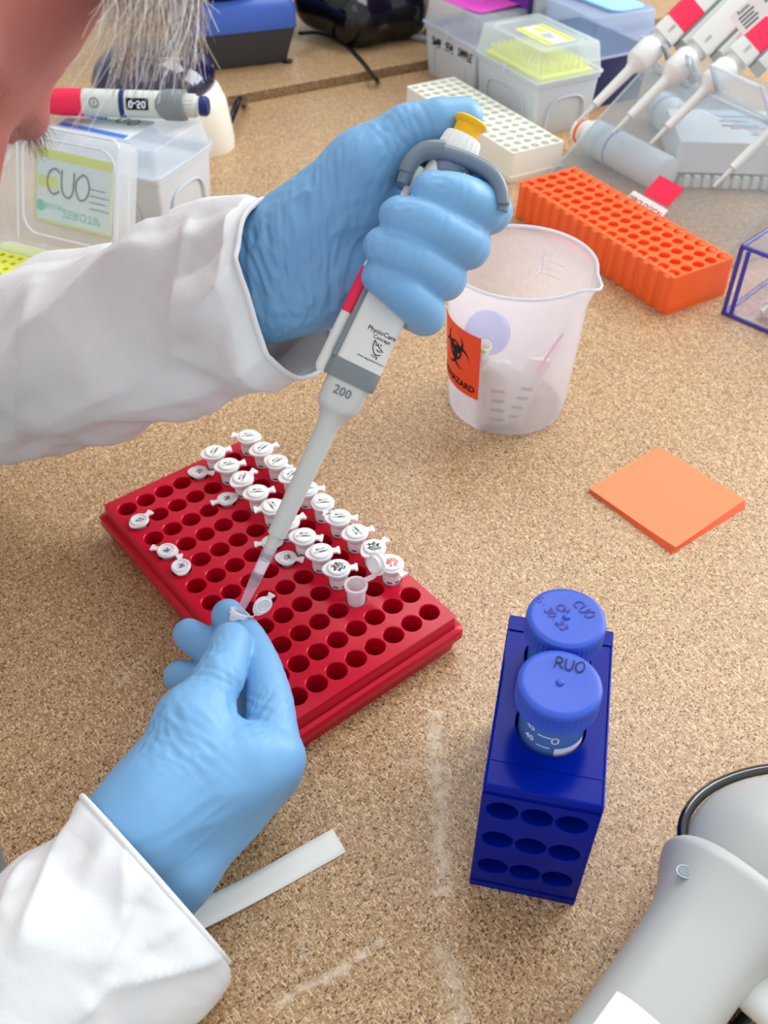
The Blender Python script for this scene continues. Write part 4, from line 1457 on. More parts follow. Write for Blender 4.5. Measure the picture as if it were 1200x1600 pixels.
# things lying behind the sloping front
bt = frame(at(925, 213, 22), z=unit(at(1042, 275, 20) - at(925, 213, 22)), x=(0, 0, 1))
bot = thing('sample_bottle', 'white bottle with an orange ring round its neck, lying in the acrylic stand', 'bottle', bt)
mb = MB().lathe([(17, -2), (19, 2), (19.5, 40), (19.5, 112), (18, 116), (9, 118)], 30)
build('body', mb, M['pipwhite'], bot, 40)
build('neck', MB().lathe([(11, -24), (13.5, -22), (13.5, -10), (11, -8), (12, -2)], 24), M['pipwhite'], bot, 40)
build('orange_ring', MB().lathe([(13.9, -17), (14.0, -16), (13.9, -13)], 24), M['biolabel'], bot, 40)
build('blue_line', MB().lathe([(19.8, 38), (19.9, 39), (19.8, 40)], 30, caps=(False, False)), M['bluelabel'], bot, 40)

b2 = frame(at(1032, 165, 20), z=unit(at(1105, 240, 20) - at(1032, 165, 20)), x=(0, 0, 1))
bag = thing('pipette_pack', 'white capped reagent tube with fine print lying under the second and third pipettes', 'tube', b2)
build('body', MB().lathe([(15, 0), (19, 6), (20, 12), (20, 56), (17, 60), (17, 120), (15, 124)], 26), M['pipwhite'], bag, 40)
build('pink_cap', MB().lathe([(9, -16), (11, -14), (12, -2), (15, 1)], 22), pmat('pale pink plastic', srgb(238, 190, 196), .4), bag, 40)
build('blue_line', MB().lathe([(20.3, 24), (20.4, 25), (20.3, 26)], 26, caps=(False, False)), M['bluelabel'], bag, 40)

k0 = at(1045, 318, 0)
kb = frame(A3(k0[0] + 10, k0[1] + 40, 0), x=unit((1, -.05, 0)), y=(.05, 1, 0))
kit = thing('card_box', 'white printed card box lying behind the sloping acrylic front', 'box', kb)
build('carton', MB().box((0, 0, 16), (170, 92, 50)), M['paper'], kit, 0, bevel=1.5)
kr = thing('plate_rack', 'frosted white notched rack under the white printed card box', 'rack', kb)
mb = MB().box((8, 0, 0), (170, 90, 10))
for i in range(15): mb.box((12 + i * 10.4, -5, 2), (18 + i * 10.4, 0, 15))
build('notched_edge', mb, M['whiteplastic'], kr, 0, bevel=.6)
mb = MB()
for k, (w, r) in enumerate(((46, 0), (30, 0), (40, 0))): mb.box((52, 70 - k * 13, 50), (52 + w, 73 - k * 13, 50.3))
build('grey_print', mb, M['greyink'], kit, 0)
mb = MB()
for k in range(2): mb.box((60 + k * 18, 38 - k * 17, 50), (110, 40.5 - k * 17, 50.3))
build('red_print', mb, M['redink'], kit, 0)
# the two labels stuck on the sloping front
mb = MB().prism(rrect(36, 24, 1), .3, .6)
pmw = frame(A3(P0[0], P0[1], 0), x=SU, y=SV) @ pm
d_ = ray(1037, 299); k_ = ((pmw[:3, 3] - A3(0, 0, CAMZ)) @ pmw[:3, 2]) / (d_ @ pmw[:3, 2])
lx = app(np.linalg.inv(pmw), [A3(0, 0, CAMZ) + d_ * k_])[0] + A3(-2, 6, 0)
pl = build('pink_label', mb, M['pinklabel'], stand, 0, m=pm @ trs((lx[0] + 2, lx[1] - 6, 0)))
tl = build('paper_label', MB().prism(rrect(52, 24, 1), .3, .6), M['paper'], stand, 0, m=pm @ trs((lx[0] - 2, lx[1] - 32, 0)))
mb = MB(); put_text(mb, 'SEROLOGICAL', 7.6, pm @ trs((lx[0] - 2, lx[1] - 28, .7)), bold=.02); put_text(mb, 'ASSAY', 7.6, pm @ trs((lx[0] - 2, lx[1] - 37, .7)), bold=.02)
build('label_print', mb, M['ink'], tl, 0)

# ================================================================ violet acrylic box at the right edge
v0 = at(1130, 490)
vx = unit(at(1200, 520) - v0); vy = A3(-vx[1], vx[0], 0)
VB = frame(A3(v0[0], v0[1], 0), x=vx, y=vy)
vb = thing('acrylic_box', 'violet tinted clear acrylic box with white odds and ends, cut by the frame', 'box', VB)
VW, VD, VH = 150, 110, 64
for nm, a, b_ in (('panel', (0, 0, 0), (VW, 2.5, VH)), ('panel', (0, 0, 0), (2.5, VD, VH)), ('panel', (0, VD - 2.5, 0), (VW, VD, VH)), ('panel', (VW - 2.5, 0, 0), (VW, VD, VH))):
    build(nm, MB().box(a, b_), M['purpleacr'], vb, 0)
build('lid', MB().box((-1, -1, VH), (VW, VD, VH + 3)), M['purpleacr'], vb, 0)
build('floor_panel', MB().box((0, 0, .2), (VW, VD, 2)), M['purpleacr'], vb, 0)
for a, b_ in (((0, 0, 0), (0, 0, VH)), ((0, 0, VH + 1), (VW, 0, VH + 1)), ((0, 0, VH + 1), (0, VD, VH + 1)), ((0, 0, 1), (VW, 0, 1)), ((0, 0, 1), (0, VD, 1)), ((7, 0, 3), (7, 0, VH - 2))):
    build('edge', MB().tube([a, b_], 2.0, 8), M['purpleedge'], vb, 60)
for k, (a, b_, r, nm, lab) in enumerate((((20, 30, 6), (70, 60, 52), 1.6, 'swab_stick', 'thin white stick leaning inside the violet acrylic box'),)):
    tag(build(nm, MB().tube([app(VB, [a])[0], app(VB, [b_])[0]], r, 8), M['whiteplastic'], None, 60), lab, 'swab')
mb = MB()
for a, b_, r in (((30, 22, 8), (52, 26, 26), 4.0), ((26, 18, 5), (34, 30, 14), 3.0), ((44, 22, 22), (60, 30, 20), 3.5), ((52, 26, 26), (66, 34, 44), 6.5)):
    mb.tube([app(VB, [a])[0], app(VB, [b_])[0]], r, 10)
tag(build('plastic_fitting', mb, M['whiteplastic'], None, 60), 'frosted white plastic fitting lying in the violet acrylic box', 'fitting')

# ================================================================ left background
# closed box behind, corner nearest us at the lower right
q0 = at(333, 322)
BU = unit(A3(.91, -.41, 0)); BV = A3(-BU[1], BU[0], 0)
LX, WX = 138, 98
cc = A3(q0[0], q0[1], 0) - BU * (LX / 2 - 5) - BV * (WX / 2 - 5)
R, l, b, top = tip_box(frame(cc, x=BU, y=BV), 'closed grey tip box with a frosted lid marked CUO and a blue label', LX, WX, 64, 26, M['boxgrey'], M['boxlid'])
lb = build('lid_label', MB().prism(rrect(84, 48, 3, 4, -16, -4), top - 1.4, top - 1.1), M['palelabel'], l, 0)
mb = MB().box((-56, -27, top - 1.1), (22, -19, top - .9)).box((-46, 2, top - 1.1), (-24, 8, top - .9))
build('label_bands', mb, M['bluelabel'], lb, 0)
mb = handwrite(MB(), 'CUO', 13, trs((-4, 9, top - .5), 0, 0, -.05), 1.1, 1.25)
build('handwriting', mb, M['ink'], lb, 0)

# open box in front: tray of lime tips, lid standing up behind it
hx = unit(A3(.92, -.39, 0)); hy = A3(-hx[1], hx[0], 0)
p_hinge = at(8, 372, 64)
OB = frame(A3(p_hinge[0], p_hinge[1], 0) + hx * 66 - hy * 46, x=hx, y=hy)
R = thing('tip_box', 'open tip box with a lime yellow tray, its frosted lid standing up, marked CUO', 'box', OB)
L2, W2 = 132, 92
build('base', MB().rings([rr3(L2 - 10, W2 - 10, 5, 0), rr3(L2 - 2, W2 - 2, 6, 58), rr3(L2, W2, 6, 60), rr3(L2, W2, 6, 62), rr3(L2 - 6, W2 - 6, 5, 62), rr3(L2 - 8, W2 - 8, 5, 56)], True), M['boxgrey'], R, 40)
mb = hole_plate(12, 8, 9, 9, 2.5, 0, 5, -10, -9, 109, 72, 12, None, .1, trs((-49.5, -31.5, 64)))
tr = build('tip_tray', mb, M['limetray'], R, 35)
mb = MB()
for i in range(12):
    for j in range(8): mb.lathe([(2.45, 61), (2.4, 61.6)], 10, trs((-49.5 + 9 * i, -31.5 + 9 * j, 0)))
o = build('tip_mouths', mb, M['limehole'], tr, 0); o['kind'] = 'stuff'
# lid as an upright shallow tray: local x across, y up, z towards us
lt = frame((0, 47, 62), x=(1, 0, 0), y=(0, .34, .94))
LH = 100
mb = MB().rings([[(x, y + LH / 2, z) for x, y in rrect(w, h, r, 4)] for w, h, r, z in ((L2, LH, 6, 30), (L2 - 2, LH - 2, 6, 29), (L2 - 6, LH - 6, 8, 2), (L2 - 8, LH - 8, 7, 0), (L2 - 40, LH - 22, 16, 0), (L2 - 44, LH - 26, 15, 3))], True, (False, True))
mb.warp(lambda Q: app(lt, Q))
ld = build('lid', mb, M['boxlid'], R, 40)
mb = MB()
rp = [(x, y + LH / 2, 30) for x, y in rrect(L2, LH, 6, 4)]
mb.tube(np.array(rp + rp[:1]), 1.4, 6)
rp = [(x, y + LH / 2, 3.5) for x, y in rrect(L2 - 42, LH - 24, 15, 5)]
mb.tube(np.array(rp + rp[:1]), 1.0, 6)
mb.tube([(-L2 / 2 + 16, 6, 4), (-L2 / 2 + 16, LH - 8, 4)], .9, 6).tube([(L2 / 2 - 8, 6, 4), (L2 / 2 - 8, LH - 8, 4)], .9, 6)
build('lid_edge', mb.warp(lambda Q: app(lt, Q)), M['acrylicedge'], ld, 60)
lb_m = lt @ trs((4, LH / 2 + 2, 1.9), 0, 0, -.02)
lb = build('lid_label', MB().prism(rrect(74, 58, 3), 0, .3).warp(lambda Q: app(lb_m, Q)), M['palelabel'], ld, 0)
mb = MB().box((-37, 21, .3), (37, 28, .6)).box((-34, -2, .3), (-16, 7, .6)).box((-37, -29, .3), (37, -27.5, .6)).box((-37, -28, .3), (-36, 26, .6)).box((36, -28, .3), (37, 26, .6))
build('label_bands', mb.warp(lambda Q: app(lb_m, Q)), M['limelabel'], lb, 0)
mb = MB()
put_text(mb, 'ZEROTIP', 9.5, trs((8, -19, .45)) @ np.diag([1, -1, 1, 1]), bold=.01)
put_text(mb, 'BIOTIX', 6, trs((-20, -16.5, .45)), bold=.01)
mb.lathe([(4.5, .3), (4.4, .5)], 16, trs((-32, -17, 0)))
build('label_teal', mb.warp(lambda Q: app(lb_m, Q)), M['teal'], lb, 0)
mb = handwrite(MB(), 'CUO', 20, trs((-6, 4, .8)), 1.3, .82, .02)
build('handwriting', mb.warp(lambda Q: app(lb_m, Q)), M['ink'], lb, 0)
mb = MB()
for k in range(4): mb.box((16, 4 - 5 * k, .3), (31 + (k % 2) * 3, 5 - 5 * k, .5))
build('label_print', mb.warp(lambda Q: app(lb_m, Q)), M['greyink'], lb, 0)

# pipette lying across, behind the boxes
pa, pb = at(70, 158, 106), at(322, 166, 106)
ax = unit(pb - pa)
toward = unit(A3(0, 0, CAMZ) - (pa + pb) / 2)
lp = thing('pipette', 'grey pipette with red end and grey thumb piece lying behind the frosted box', 'pipette', frame(pb, z=-ax, x=np.cross(toward, -ax)))
LP = np.linalg.norm(pb - pa)
sc_ = LP / 252.0                          # millimetres per pixel of its length
z_ = lambda px: (322 - px) * sc_
wb = 20 * sc_


def rsec(z, w, h, n=5): return [(x, y, z) for x, y in rrect(w * 2, h * 2, min(w, h) * .8, n)]


build('body', MB().rings([rsec(z_(282), wb * .95, 12), rsec(z_(278), wb, 13), rsec(z_(132), wb, 13), rsec(z_(100), wb, 13)], True), M['pipgrey'], lp, 50)
build('red_end', MB().rings([rsec(z_(134), wb * 1.01, 13.3), rsec(z_(98), wb * 1.0, 13.2), rsec(z_(70), wb * .9, 12)], True), M['pinklabel'], lp, 50)
build('thumb_piece', MB().rings([rsec(z_(290), wb * 1.08, 14.2), rsec(z_(284), wb * 1.14, 15), rsec(z_(262), wb * 1.12, 15), rsec(z_(252), wb * .9, 13.6), rsec(z_(248), wb * .6, 13.3)], True), M['midgrey'], lp, 50)
n = 36; t_ = np.arange(n) * 2 * pi / n; k_ = np.where(np.arange(n) % 2 == 0, 1, .94)
build('ribbed_dial', MB().rings([np.stack([wb * .86 * k_ * np.cos(t_), wb * .86 * k_ * np.sin(t_), np.full(n, z_(p))], 1) for p in (288, 306)] + [np.stack([wb * .7 * np.cos(t_), wb * .7 * np.sin(t_), np.full(n, z_(p))], 1) for p in (307, 313)], True), M['pipgrey'], lp, 30)
build('blue_button', MB().lathe([(wb * .72, z_(313)), (wb * .74, z_(322)), (wb * .6, z_(326))], 24), M['navystripe'], lp, 40)
ty = 13.25
build('navy_stripe', MB().rings([rsec(z_(p), wb * 1.01, 13.4) for p in (200, 192)], True, (False, False)), M['navystripe'], lp, 50)
wd = build('counter_window', MB().box((-wb * .42, 12.6, z_(238)), (wb * .42, 13.6, z_(204))), M['ink'], lp, 0)
mb = MB()
put_text(mb, '0-50', wb * .75, frame((0, 13.75, z_(221)), x=(0, 0, -1), y=(1, 0, 0)), bold=.02)
build('counter_digits', mb, M['whiteprint'], wd, 0)
mb = MB().sheet([[(r * math.cos(a), 13.15, z_(154) + r * math.sin(a)) for a in np.linspace(0, 2 * pi, 22)] for r in (wb * .28, wb * .38)])
put_text(mb, 'S', wb * .5, frame((0, 13.2, z_(154)), x=(0, 0, -1), y=(1, 0, 0)), bold=.02)
build('round_logo', mb, M['greyink'], lp, 0)

# mini centrifuge: cream base with a navy dome
mc = at(305, 215, 0)
mf = thing('mini_centrifuge', 'cream mini centrifuge with a glossy navy lid beyond the frosted tip boxes', 'centrifuge', trs((mc[0] - 36 - LN[0] * 14, mc[1] - 2 - LN[1] * 14, 0), 0, 0, math.atan2(LU[1], LU[0])))
mb = MB().rings([rr3(136, 130, 34, 0, 0, 0, 7), rr3(138, 132, 36, 8, 0, 0, 7), rr3(132, 126, 40, 50, 0, 0, 7), rr3(120, 118, 40, 66, 0, 0, 7), rr3(104, 104, 40, 70, 0, 0, 7)], True)
build('base', mb, M['cream'], mf, 50)
build('dome_lid', MB().lathe([(64, 62), (68, 68), (68, 76), (62, 90), (48, 102), (26, 109), (8, 110), (.5, 110)], 40, trs((-6, 0, 0)), caps=(False, False)), M['navygloss'], mf, 50)
build('lid_catch', MB().prism(rrect(26, 14, 4, 4, 52, 0), 66, 78), M['navygloss'], mf, 50, bevel=1)
cb = smooth_path([at(360, 188, 22), at(367, 172, 26), at(374, 156, 26), at(382, 160, 12), at(380, 166, -6)], 6)
tag(build('power_cable', MB().tube(cb, 4.2, 10), M['blackgloss'], None, 60), 'short glossy black cable looping into the gap behind the mini centrifuge', 'cable')

# vortex mixer on the raised worktop
v0 = at(460, 98, 12)
vu = unit(at(446, 100, 12) - at(326, 114, 12)); vv = A3(-vu[1], vu[0], 0)
VM = frame(A3(v0[0], v0[1], 12), x=vu, y=vv)
vx_ = thing('vortex_mixer', 'blue and charcoal vortex mixer with a black cup on the raised worktop', 'vortex mixer', VM)
Lv, Wv = 150, 165
mb = MB().rings([rr3(Lv - 16, Wv - 10, 6, 2, -Lv / 2, Wv / 2), rr3(Lv, Wv, 6, 46, -Lv / 2 + 4, Wv / 2 - 6)], True)
build('base', mb, M['vortexgrey'], vx_, 40)
mb = MB().rings([rr3(Lv + 3, Wv + 3, 7, 46, -Lv / 2 + 4, Wv / 2 - 6), rr3(Lv + 3, Wv + 3, 9, 70, -Lv / 2 + 4, Wv / 2 - 6), rr3(Lv - 8, Wv - 8, 9, 80, -Lv / 2 + 4, Wv / 2 - 4), rr3(Lv - 40, Wv - 40, 9, 84, -Lv / 2 + 4, Wv / 2)], True)
build('shell', mb, M['vortexblue'], vx_, 40)
build('cup_head', MB().lathe([(40, 82), (44, 86), (42, 98), (30, 100), (50, 106), (56, 116), (52, 124), (20, 122)], 36, trs((-Lv / 2 - 8, 44, 0))), M['blackgloss'], vx_, 40)
mb = MB()
for q in ((-8, 6), (-Lv + 16, 6), (-8, Wv - 12), (-Lv + 16, Wv - 12)): mb.lathe([(7, 0), (8, 2.2)], 12, trs((q[0], q[1], 0)))
build('rubber_feet', mb, M['black'], vx_, 40)
cb = smooth_path([at(468, 52, 40), at(500, 52, 30), at(535, 66, 16), at(565, 95, 14), at(586, 122, 13), at(592, 128, -8)], 6)
tag(build('power_cable', MB().tube(cb, 2.6, 8), M['black'], None, 60), 'thin black cable from the vortex mixer running over the raised edge', 'cable')

# black rounded case and its lead
ccp = [(at(500, 0, 55), 34), (at(560, 30, 45), 32), (at(622, 12, 48), 38), (at(545, -40, 70), 50), (at(630, -50, 70), 55)]
f = Field(np.min([c for c, r in ccp], 0) - 75, np.max([c for c, r in ccp], 0) + 75, 5.0)
for (a, ra), (b, rb) in zip(ccp[:-1], ccp[1:]): f.cone(a, b, ra, rb, 16)
f.cone(ccp[0][0], ccp[3][0], 34, 50, 16).cone(ccp[2][0], ccp[4][0], 38, 55, 16)
P, F = f.mesh(3)
P[:, 2] = np.maximum(P[:, 2], 12.2)
bc_ = build_np('instrument_case', P, F, M['blackgloss'])
tag(bc_, 'low glossy black rounded case at the back of the raised worktop', 'case')
ad = smooth_path([at(578, 48, 20), at(600, 48, 20), at(618, 54, 18)], 4)
mb = MB().tube(ad, [9, 10, 10, 9, 8, 8, 7, 6, 5][:len(ad)], 10)
tag(build('plug_adapter', mb, M['black'], None, 60), 'black plug lying in front of the black rounded case', 'plug')
cb = smooth_path([at(616, 53, 18), at(640, 56, 17), at(662, 60, 17), at(690, 66, 17)], 4)
tag(build('grey_lead', MB().tube(cb, 4, 8), M['cablegrey'], None, 60), 'grey lead running from the black plug to behind the pink-noted box', 'cable')

# monitor, only its lower corner in view
m0, m1 = at(735, 4, 70), at(830, 54, 70)
mn = thing('monitor', 'monitor with a violet lit screen behind the tip boxes, only its corner showing', 'monitor', frame(A3(m0[0], m0[1], 12), x=(m1 - m0) * A3(1, 1, 0), z=(0, 0, 1)))
build('bezel', MB().box((-170, 0, 58), (150, 18, 330)), M['cablegrey'], mn, 0, bevel=2)
build('screen_frame', MB().box((-166, -1, 74), (146, .5, 326)), M['boxnavy'], mn, 0)
build('screen', MB().box((-158, -2, 84), (138, 0, 320)), M['screen'], mn, 0)
build('stand', MB().box((-90, -20, 0), (40, 90, 6)).box((-50, 18, 4), (0, 34, 70)), M['cablegrey'], mn, 0, bevel=2)

# ================================================================ the pipette in the hand
TA, TB = dep(352, 1005, 512), dep(733, 197, 470)
AX = unit(TB - TA)
PL = np.linalg.norm(TB - TA)
tow = unit(A3(0, 0, CAMZ) - (TA + TB) / 2)
PF = frame(TA, z=AX, x=np.cross(tow, AX))              # local x to the left, y towards us, z up the pipette
pip = thing('pipette', 'pale grey pipette with yellow plunger button, held in the gloved hand over the red rack', 'pipette', PF)
sq = lambda z, x0, x1, y0, y1, r, n=6: [(x, y, z) for x, y in rrect(x1 - x0, y1 - y0, r, n, (x0 + x1) / 2, (y0 + y1) / 2)]
build('sleeve', MB().lathe([(3.7, 66), (4.75, 65), (4.9, 66), (5.25, 100), (5.7, 124), (6.2, 131), (7.4, 134.5), (9.6, 137.5)], 28, caps=(False, False)), M['pipgrey'], pip, 50)
nose = build('nose', MB().rings([sq(137, -9.2, 9.2, -9.5, 9.5, 7.5), sq(138.5, -10.6, 10.4, -10.5, 10.5, 7), sq(141, -11.3, 11, -11, 11, 6), sq(157, -12.2, 11.6, -11.6, 11.6, 5)], True), M['pipgrey'], pip, 40)
put = MB(); put_text(put, '200', 6.4, frame((.6, 11.75, 147.8), x=(-1, 0, 0), y=(0, .06, 1)), bold=.008)
build('volume_print', put, M['greyink'], nose, 0)
build('grey_band', MB().rings([sq(153.2, -13.3, 13.2, -12.4, 12.6, 4), sq(153.8, -13.6, 13.5, -12.6, 12.9, 4), sq(162.5, -13.7, 13.5, -12.6, 12.9, 4), sq(163.2, -13.4, 13.2, -12.4, 12.6, 4)], True), M['midgrey'], pip, 40)
body = build('body', MB().rings([sq(162, -13.1, 12.4, -12.5, 12.5, 4.5), sq(200, -13.1, 12.2, -12.5, 12.5, 4.5), sq(248, -12.2, 11.6, -12, 12, 5), sq(262, -11.4, 11.2, -11.4, 11.4, 6), sq(269, -10.4, 10.4, -10.4, 10.4, 6)], True), M['pipwhite'], pip, 40)
mb = MB().rings([sq(163, 10.8, 13.5, 10.4, 12.75, 1), sq(255, 9.6, 12.2, 9.9, 12.25, 1)], True)
build('grey_seam', mb, M['midgrey'], pip, 40)
ej = build('ejector_bar', MB().rings([sq(152.5, 12.5, 17.6, -6, 9, 2), sq(155, 12.8, 19.0, -7, 10, 2.5), sq(200, 12.0, 18.2, -7, 10, 2.5), sq(262, 10.5, 15.6, -7, 9.5, 2.5)], True), M['pipwhite'], pip, 40)
build('pink_label', MB().rings([sq(184.5, 12.2, 18.7, -7.3, 10.3, 2.5), sq(208, 11.7, 18.35, -7.3, 10.3, 2.5)], True, (False, False)), M['pinklabel'], ej, 40)
put = MB()
tf = lambda x, z, h=0: frame((x, 12.62 + h, z), x=(-1, 0, 0), y=(0, 0, 1))
put_text(put, 'PhysioCare', 3.3, tf(-4.8, 182.4), bold=.012)
put_text(put, 'Concept', 2.6, tf(-6, 179.6), bold=.012)
put_text(put, 'www.eppendorf.com', 1.7, tf(-5.2, 168.2), bold=.006)
put_text(put, '<50g', 2.0, tf(-6, 170.6), bold=.006)
for st_ in ([(-3, 3), (-2.6, 0), (-1.2, -2.4), (.8, -3.4), (2.8, -2.6)], [(-3, 3), (-1.9, 2.2), (-1.4, 1.0), (-.4, 1.2), (.8, .4)], [(-.9, 2.2), (-.2, 1.4)], [(.6, 2.4), (1.1, 1.5)], [(.8, .4), (2, -.2), (3.2, -1.0)], [(-.3, -.9), (1, -1.3), (2.2, -1.2)]):
    m2 = MB().ribbon(smooth_path([(x, y, 0) for x, y in st_], 4), .45, h=.05)
    put.add(m2.V(), m2.f, tf(-6, 175.0))
build('body_print', put, M['ink'], body, 0)
# ribbed volume dial, plunger button
n = 40; t_ = np.arange(n) * 2 * pi / n; k_ = np.where(np.arange(n) % 2 == 0, 1, .95)
build('volume_dial', MB().rings([np.stack([r * k_ * np.cos(t_), r * k_ * np.sin(t_), np.full(n, z)], 1) for r, z in ((11.2, 269), (11.2, 272), (10.8, 277), (9.6, 284.4), (9.0, 285.4))] + [np.stack([6 * np.cos(t_), 6 * np.sin(t_), np.full(n, 285.4)], 1)], True), M['pipwhite'], pip, 25)
build('collar', MB().lathe([(12.2, 264), (12.4, 268), (11.6, 270)], 30), M['bluegrey'], pip, 40)
build('plunger_button', MB().lathe([(6.4, 284), (6.6, 290.6), (7.9, 291.4), (8.5, 292.2), (8.5, 293.4), (7.7, 294.2), (5.8, 293.8), (.8, 293.4)], 32), M['yellow'], pip, 40)
# finger hook: a strap that crosses the top and droops to the right
hp_ = smooth_path([(17, 0, 251), (17.6, 0, 260), (14.5, 0, 268), (6, 1, 272.5), (-8, 2, 274.5), (-18.5, 4, 273.5), (-25, 5, 270), (-29.5, 6, 264.5), (-31.5, 7, 260)], 6)
R_ = []
T_ = np.gradient(hp_, axis=0)
for i, (p_, d_) in enumerate(zip(hp_, T_)):
    d_ = unit(d_); nn = np.cross(d_, (0, 1, 0))
    f = i / (len(hp_) - 1)
    w, h = (11.5 - 2.0 * f) * (1 if f < .93 else .75), 3.4 + .4 * math.sin(f * pi)
    R_.append([p_ + A3(0, y + 2, 0) + nn * z for y, z in rrect(2 * w, 2 * h, min(h, w) * .95, 4)])
build('finger_hook', MB().rings(R_, True), M['bluegrey'], pip, 50)
build('hook_clip', MB().rings([[p_ * A3(1, 1, 1) + A3(.6, 0, .8) + (q - p_) * A3(1.02, 1.06, 1.25) for q in r] for p_, r in list(zip(hp_, R_))[3:19]], True), M['bluegrey'], pip, 50)
# disposable tip with its white filter
tipo = build('tip', MB().lathe([(.35, 0), (.55, .3), (1.2, 12), (2.1, 22), (2.9, 36), (3.05, 37), (3.45, 52), (3.6, 58)], 22, caps=(False, False)), M['tip'], pip, 40)
build('filter', MB().lathe([(2.75, 43), (2.9, 50)], 18), M['filter'], tipo, 40)
build('tip_cone', MB().lathe([(2.4, 50.5), (3.1, 58), (3.7, 67)], 18), M['pipgrey'], pip, 40)
mb = MB()
for z in (39, 40, 41, 52, 53, 54): mb.lathe([(3.2 + (z - 39) * .02, z), (3.22 + (z - 39) * .02, z + .35)], 18, caps=(False, False))
build('graduation_rings', mb, M['greyink'], tipo, 40)

# the little tube between thumb and finger, its lid open
HT_ = frame(TA + AX * 19.5, z=AX, x=unit(A3(.8, -.2, -.2)))
held = thing('small_tube', 'small open clear tube pinched between gloved thumb and finger under the pipette tip', 'tube', HT_)
build('body', MB().lathe([(1.3, -24), (2.6, -20), (3.9, -10), (4.3, -3), (5.3, -2.6), (5.4, -.2), (4.4, 0), (4.0, -4)], 20, caps=(True, False)), M['tubecap'], held, 40)
build('strap', MB().ribbon([(4.8, 0, -1.2), (7, 0, -.2), (8.3, 0, 2)], 2.6, (0, 0, 1), .6), M['tubecap'], held, 40)
hl = frame((9.4, .5, 8.2), z=(-.62, .72, .1), x=(.25, .05, .95))
mb = MB().frustum(shrink(lid_outline(5.3, 2.6, 3, 1.4), 1), -.5, shrink(lid_outline(5.3, 2.6, 3, 1.4), 1), .5, hl)
mb.rings([[(x, y, z) for x, y in circle(r, 22)] for r, z in ((4.2, .5), (4.0, 2.0), (3.4, 2.0), (3.2, .6))], True, (False, True), hl)
l = build('lid', mb, M['tubecap'], held, 40)
for zz in (.7, -.7):
    mb.tube(app(hl, [(4.1 * math.cos(a), 4.1 * math.sin(a), zz) for a in np.linspace(0, 2 * pi, 25)]), .45, 6)
    mb.tube(app(hl, [(2.0 * math.cos(a), 2.4 * math.sin(a), zz) for a in np.linspace(0, 2 * pi, 17)]), .25, 6)
bpy.data.objects.remove(l); l = build('lid', mb, M['tubecap'], held, 40)
mb = handwrite(MB(), '26', 3.2, hl @ trs((0, 0, .9)), .45, .7, n=3)
build('lid_text', mb, M['purpleink'], l, 0)

# ================================================================ the person
person = thing('person', 'person in white coveralls and blue gloves leaning in from the left, pipetting', 'person', np.eye(4))


def glove_mat(name, c1, c2):
    m = pmat(name, c1, 0.42, 0.4, sss=0.12, sssr=(.5, .7, 1), sscale=3, sheen=.2)
    nt = m.node_tree
    p = nt.nodes['Principled BSDF']
    N, L = nt.nodes.new, nt.links.new
    tc = N('ShaderNodeTexCoord')
    nz = N('ShaderNodeTexNoise'); nz.inputs['Scale'].default_value = 22; nz.inputs['Detail'].default_value = 2
    L(tc.outputs['Object'], nz.inputs['Vector'])
    mx = N('ShaderNodeMix'); mx.data_type = 'RGBA'
    mx.inputs[6].default_value, mx.inputs[7].default_value = c1, c2
    L(nz.outputs['Fac'], mx.inputs[0]); L(mx.outputs[2], p.inputs['Base Color'])
    n2 = N('ShaderNodeTexNoise'); n2.inputs['Scale'].default_value = 420; n2.inputs['Detail'].default_value = 3
    L(tc.outputs['Object'], n2.inputs['Vector'])
    b = N('ShaderNodeBump'); b.inputs['Distance'].default_value = .00008; b.inputs['Strength'].default_value = .5
    L(n2.outputs['Fac'], b.inputs['Height']); L(b.outputs['Normal'], p.inputs['Normal'])
    return m


M['glove'] = glove_mat('blue nitrile glove', srgb(112, 166, 212), srgb(128, 180, 222))


def wrinkle(P, N_, a, b, width, amp, freq, seed):
    """ridges that run along a->b, fading out with distance from that line"""
    a, b = np.asarray(a, float), np.asarray(b, float)
    ba = b - a; L_ = np.linalg.norm(ba); d = ba / L_
    t = np.clip((P - a) @ d, 0, L_)
    r = np.linalg.norm(P - (a + t[:, None] * d), axis=1)
    m = np.exp(-(r / width) ** 2)
    Q = P - ((P @ d)[:, None] * d) * .82
    v = 1 - np.abs(noise3(Q, freq, seed)) * 2.2
    return P + N_ * (m * amp * v)[:, None]


def creases(P, N_, c, d, n, gap, half, depth, w=.9):
    """n short furrows square to direction d, gap apart, centred on c"""
    d = unit(d); c = np.asarray(c, float)
    for k in range(n):
        o = (k - (n - 1) / 2) * gap
        u = (P - c) @ d - o + noise3(P, .12, 5.7 + k) * 1.6
        r = np.linalg.norm(P - c, axis=1)
        P = P - N_ * (depth * np.exp(-(u / w) ** 2) * np.exp(-(r / half) ** 2))[:, None]
    return P


def finger(g, pts, rr):
    """one tapering finger bent smoothly through its joints"""
    n = 5
    Q = smooth_path(pts, n)
    q = np.interp(np.linspace(0, len(pts) - 1, len(Q)), range(len(pts)), rr)
    for a, b, ra, rb in zip(Q, Q[1:], q, q[1:]): g.cone(a, b, ra, rb, .6)
    return g


